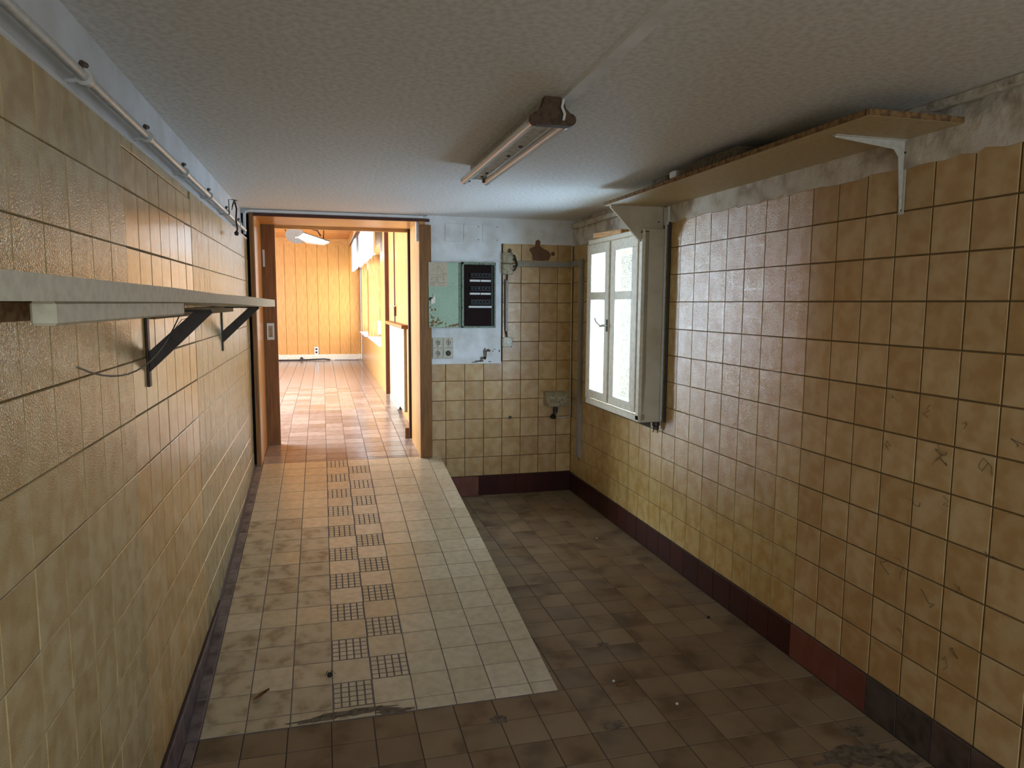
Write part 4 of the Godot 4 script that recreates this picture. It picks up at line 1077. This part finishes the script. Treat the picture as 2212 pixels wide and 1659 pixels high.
	part(fw, "wire", MB.new().tube([Vector3(1.225, 1.86, z + 0.002), Vector3(1.24, 1.868, z + 0.003), Vector3(1.368, 1.874, z + 0.003)], 0.005, 6).done(), M.plaster_white)
	# grey trunking round the corner and down beside the window
	var tr := thing("grey_trunking", "grey cable trunking round the corner and down beside the window", "trunking")
	bx(tr, "run_on_end_wall", Vector3(1.49, 1.83, z - 0.003), Vector3(XR - 0.003, 1.872, z + 0.016), M.grey_duct, 0.002)
	bx(tr, "run_on_side_wall", Vector3(XR - 0.019, 1.835, z + 0.0), Vector3(XR, 1.88, -5.28), M.grey_duct, 0.002)
	bx(tr, "drop", Vector3(XR - 0.022, 0.325, -5.34), Vector3(XR, 1.885, -5.275), M.grey_duct, 0.002)
	bx(tr, "drop_cover", Vector3(XR - 0.026, 0.33, -5.325), Vector3(XR - 0.02, 1.88, -5.292), M.grey_duct, 0.002)
	part(tr, "cable_end", MB.new().tube([Vector3(XR - 0.01, 0.34, -5.305), Vector3(XR - 0.012, 0.29, -5.30)], 0.006, 6, true, 0.002).done(), M.black_plastic)
	# white cable in the corner
	var wc := thing("white_corner_cable", "thin white cable down the corner to the grey dispenser", "cable")
	part(wc, "cord", MB.new().tube([Vector3(1.948, 2.0, z + 0.006), Vector3(1.95, 1.5, z + 0.006), Vector3(1.952, 1.0, z + 0.006), Vector3(1.953, 0.64, z + 0.006), Vector3(1.945, 0.62, z + 0.006), Vector3(1.85, 0.612, z + 0.008), Vector3(1.838, 0.63, z + 0.012), Vector3(1.85, 0.68, z + 0.02), Vector3(1.858, 0.72, z + 0.03)], 0.0045, 6).done(), M.ivory)
	# dispenser
	var ds := thing("dispenser_box", "old grey rounded dispenser box low on the end wall", "dispenser")
	var prof := PackedVector2Array()
	for p in [[0.722, 0.0], [0.722, 0.075], [0.745, 0.088], [0.775, 0.092], [0.805, 0.085], [0.825, 0.06], [0.833, 0.03], [0.833, 0.0]]:
		prof.append(Vector2(p[0], z - 0.003 + p[1]))
	part(ds, "cover", MB.new().prism(prof, 0, 1.722, 1.898).done(), M.ivory_dirty)
	bx(ds, "front_lip", Vector3(1.74, 0.716, z + 0.07), Vector3(1.892, 0.748, z + 0.094), M.ivory_dirty, 0.003)
	for x in [1.79, 1.83]:
		part(ds, "screw", MB.new().lathe(Vector3(x, 0.752, z + 0.089), Vector3(0, 0, 1), [Vector2(0.005, 0), Vector2(0, 0.002)], 8).done(), M.dark_steel)
	part(ds, "pipe_stub", MB.new().tube([Vector3(1.806, 0.725, z + 0.03), Vector3(1.806, 0.64, z + 0.03)], 0.007, 8).done(), M.black_plastic)
	part(ds, "pipe_stub", MB.new().tube([Vector3(1.828, 0.725, z + 0.03), Vector3(1.828, 0.66, z + 0.03)], 0.006, 8).done(), M.black_plastic)
	part(ds, "plug", MB.new().lathe(Vector3(1.806, 0.648, z + 0.03), Vector3(-0.35, -0.9, 0), [Vector2(0, 0), Vector2(0.012, 0.004), Vector2(0.024, 0.024), Vector2(0.02, 0.04), Vector2(0, 0.044)], 9).done(), M.black_plastic)
	var hk := thing("metal_stub", "small dark metal stub on the end wall tiles", "stub")
	part(hk, "stub", MB.new().tube([Vector3(1.444, 0.628, z - 0.003), Vector3(1.444, 0.632, z + 0.02)], 0.013, 10, true, 0.01).done(), M.dark_steel)

# green paint with rust where the photograph shows it: thick in the lower left corner, a little at the foot
func rusted_door() -> Image:
	var im := Image.create(160, 320, false, Image.FORMAT_RGB8)
	var f := FastNoiseLite.new()
	f.seed = 4; f.frequency = 0.05; f.fractal_octaves = 5
	var g := FastNoiseLite.new()
	g.seed = 9; g.frequency = 0.012
	for y in 320:
		for x in 160:
			var c := C(166, 192, 164).lerp(C(180, 204, 176), 0.5 + 0.5 * g.get_noise_2d(x, y))
			var v := f.get_noise_2d(x, y)
			var d1 := Vector2((x - 28) / 46.0, (y - 292) / 30.0).length()
			var d2 := Vector2((x - 18) / 22.0, (y - 232) / 16.0).length()
			var d3 := absf(y - 310) / 16.0
			var lim := minf(minf(d1, d2 + 0.1), d3 + 0.45) * 0.5 - 0.28
			if v > lim: c = C(120, 92, 46) if v > lim + 0.16 else C(150, 144, 100)
			if f.get_noise_2d(x * 3.0 + 400, y * 3.0) > 0.42: c = c.lerp(C(104, 112, 92), 0.6)
			im.set_pixel(x, y, c)
	return im

func wiring_plan() -> Image:
	var im := Image.create(192, 240, false, Image.FORMAT_RGB8)
	im.fill(C(206, 190, 164))
	var r := RandomNumberGenerator.new()
	r.seed = 77
	for i in 46:
		var c := C(150, 84, 66) if i % 3 == 0 else C(96, 86, 78)
		c = c.lerp(C(206, 190, 164), 0.35)
		var x := r.randi_range(6, 170); var y := r.randi_range(6, 220)
		if i % 2 == 0: im.fill_rect(Rect2i(x, y, r.randi_range(10, 60), 2), c)
		else: im.fill_rect(Rect2i(x, y, 2, r.randi_range(10, 50)), c)
	im.fill_rect(Rect2i(0, 124, 192, 2), C(130, 110, 96))
	for b in [[30, 150, 50, 40], [92, 140, 60, 60], [20, 200, 40, 30], [110, 205, 50, 25]]:
		for e in [Rect2i(b[0], b[1], b[2], 2), Rect2i(b[0], b[1] + b[3], b[2], 2), Rect2i(b[0], b[1], 2, b[3]), Rect2i(b[0] + b[2], b[1], 2, b[3])]:
			im.fill_rect(e, C(110, 98, 88))
	return im

# ---------------------------------------------------------------- pipe along the left wall
func heating_pipe() -> void:
	var t := thing("heating_pipe", "white painted pipe in clamps along the top of the left wall", "pipe")
	var px := -0.508; var py := 2.04
	part(t, "pipe", MB.new().tube([Vector3(px, py + 0.004, 1.7), Vector3(px, py + 0.002, -1.5), Vector3(px, py, -3.5), Vector3(px, py - 0.005, -5.38)], 0.0115, 12).done(), M.pipe_paint)
	for z in [-1.88, -2.48, -3.1, -3.74, -4.4, -5.0]:
		var c := part(t, "clamp", MB.new().tube([Vector3(px, py, z + 0.011), Vector3(px, py, z - 0.011)], 0.0185, 14).done(), M.pipe_paint)
		part(c, "clamp_screw", MB.new().tube([Vector3(px - 0.004, py + 0.016, z + 0.016), Vector3(px - 0.002, py + 0.03, z + 0.012), Vector3(px, py + 0.032, z - 0.016)], 0.006, 6).done(), M.corroded)
		part(c, "clamp_foot", MB.new().tube([Vector3(px, py - 0.004, z + 0.002), Vector3(px - 0.04, py - 0.01, z + 0.002)], 0.006, 6).done(), M.pipe_paint)
	var h := thing("wire_hook", "bent wire hook with dry twigs hanging from the pipe", "hook")
	part(h, "hook", MB.new().tube([Vector3(-0.49, 2.02, -4.34), Vector3(-0.486, 2.1, -4.30), Vector3(-0.47, 2.105, -4.34), Vector3(-0.45, 2.106, -4.38)], 0.0025, 5).done(), M.dark_steel)
	part(h, "twig", MB.new().tube([Vector3(-0.462, 2.105, -4.36), Vector3(-0.472, 2.075, -4.35), Vector3(-0.478, 2.05, -4.36)], 0.006, 5, true, 0.002).done(), M.corroded)
	part(h, "twig", MB.new().tube([Vector3(-0.462, 2.1, -4.36), Vector3(-0.455, 2.06, -4.38), Vector3(-0.462, 2.0, -4.40), Vector3(-0.458, 1.955, -4.42), Vector3(-0.464, 1.93, -4.42)], 0.005, 5).done(), M.insect)
	part(h, "dried_leaf", MB.new().box(Vector3(-0.475, 1.915, -4.43), Vector3(-0.452, 1.94, -4.41), 0.006).done(), M.insect)

# ---------------------------------------------------------------- things on the floor
func small_things() -> void:
	var l := thing("dead_leaf", "curled brown dead leaf on the left of the ramp", "leaf")
	var mb := MB.new()
	for i in 6:
		var a := i / 6.0; var b := (i + 1) / 6.0
		var wa := 0.016 * sin(PI * clampf(a, 0.05, 0.97)); var wb := 0.016 * sin(PI * clampf(b, 0.05, 0.97))
		var pa := Vector3(-0.03 + 0.06 * a, 0.003 + 0.012 * a * a, 0.02 - 0.035 * a); var pb := Vector3(-0.03 + 0.06 * b, 0.003 + 0.012 * b * b, 0.02 - 0.035 * b)
		var up := Vector3(0, 0.009, 0)
		mb.quad(pa + Vector3(0, 0, wa) + up * a, pb + Vector3(0, 0, wb) + up * b, pb, pa)
		mb.quad(pa, pb, pb + Vector3(0, 0, -wb) + up * b, pa + Vector3(0, 0, -wa) + up * a)
	part(l, "blade", mb.done(), M.leaf)
	l.position = Vector3(-0.262, ramp_y(-2.768) + 0.006, -2.768)
	var b := thing("dead_insect", "black curled-up dead insect on the ramp", "insect")
	part(b, "body", MB.new().lathe(Vector3(0, 0.004, 0), Vector3(0.6, 0.4, 0.2), [Vector2(0, -0.012), Vector2(0.008, -0.008), Vector2(0.011, 0.0), Vector2(0.008, 0.008), Vector2(0, 0.013)], 8).done(), M.insect)
	for i in 5:
		var a := i * 1.3
		part(b, "leg", MB.new().tube([Vector3(0, 0.006, 0), Vector3(cos(a) * 0.014, 0.016, sin(a) * 0.014), Vector3(cos(a) * 0.022, 0.004, sin(a) * 0.02)], 0.0012, 4).done(), M.insect)
	b.position = Vector3(-0.004, ramp_y(-2.848) + 0.006, -2.848)
	var list := [[1.121, -2.588, 0.006, "white crumb beside the twig on the sunken floor", "crumb"], [1.294, -2.371, 0.006, "grey crumb in the middle of the sunken floor", "crumb"], [1.811, -3.032, 0.009, "dark clod near the skirting of the right wall", "clod"], [1.02, -5.42, 0.006, "white plaster crumb at the foot of the end wall", "crumb"], [1.72, -4.3, 0.005, "white speck on the floor below the window", "crumb"]]
	for i in list.size():
		var p: Array = list[i]
		var o := thing("floor_%s" % p[4], p[3], p[4])
		part(o, "lump", MB.new().lathe(Vector3.ZERO, Vector3(0.1, 1, 0.05), [Vector2(p[2], 0), Vector2(p[2] * 0.9, p[2] * 0.7), Vector2(p[2] * 0.4, p[2] * 1.2), Vector2(0, p[2] * 1.25)], 7).done(), M.insect if p[4] == "clod" else M.crumb)
		o.position = Vector3(p[0], 0.0, p[1])
	var tw := thing("floor_twig", "short dark twig on the sunken floor", "twig")
	part(tw, "stick", MB.new().tube([Vector3(-0.03, 0.004, 0.004), Vector3(0, 0.008, 0), Vector3(0.03, 0.004, -0.006)], 0.004, 6, true, 0.002).done(), M.leaf)
	tw.position = Vector3(1.15, 0.0, -2.555)
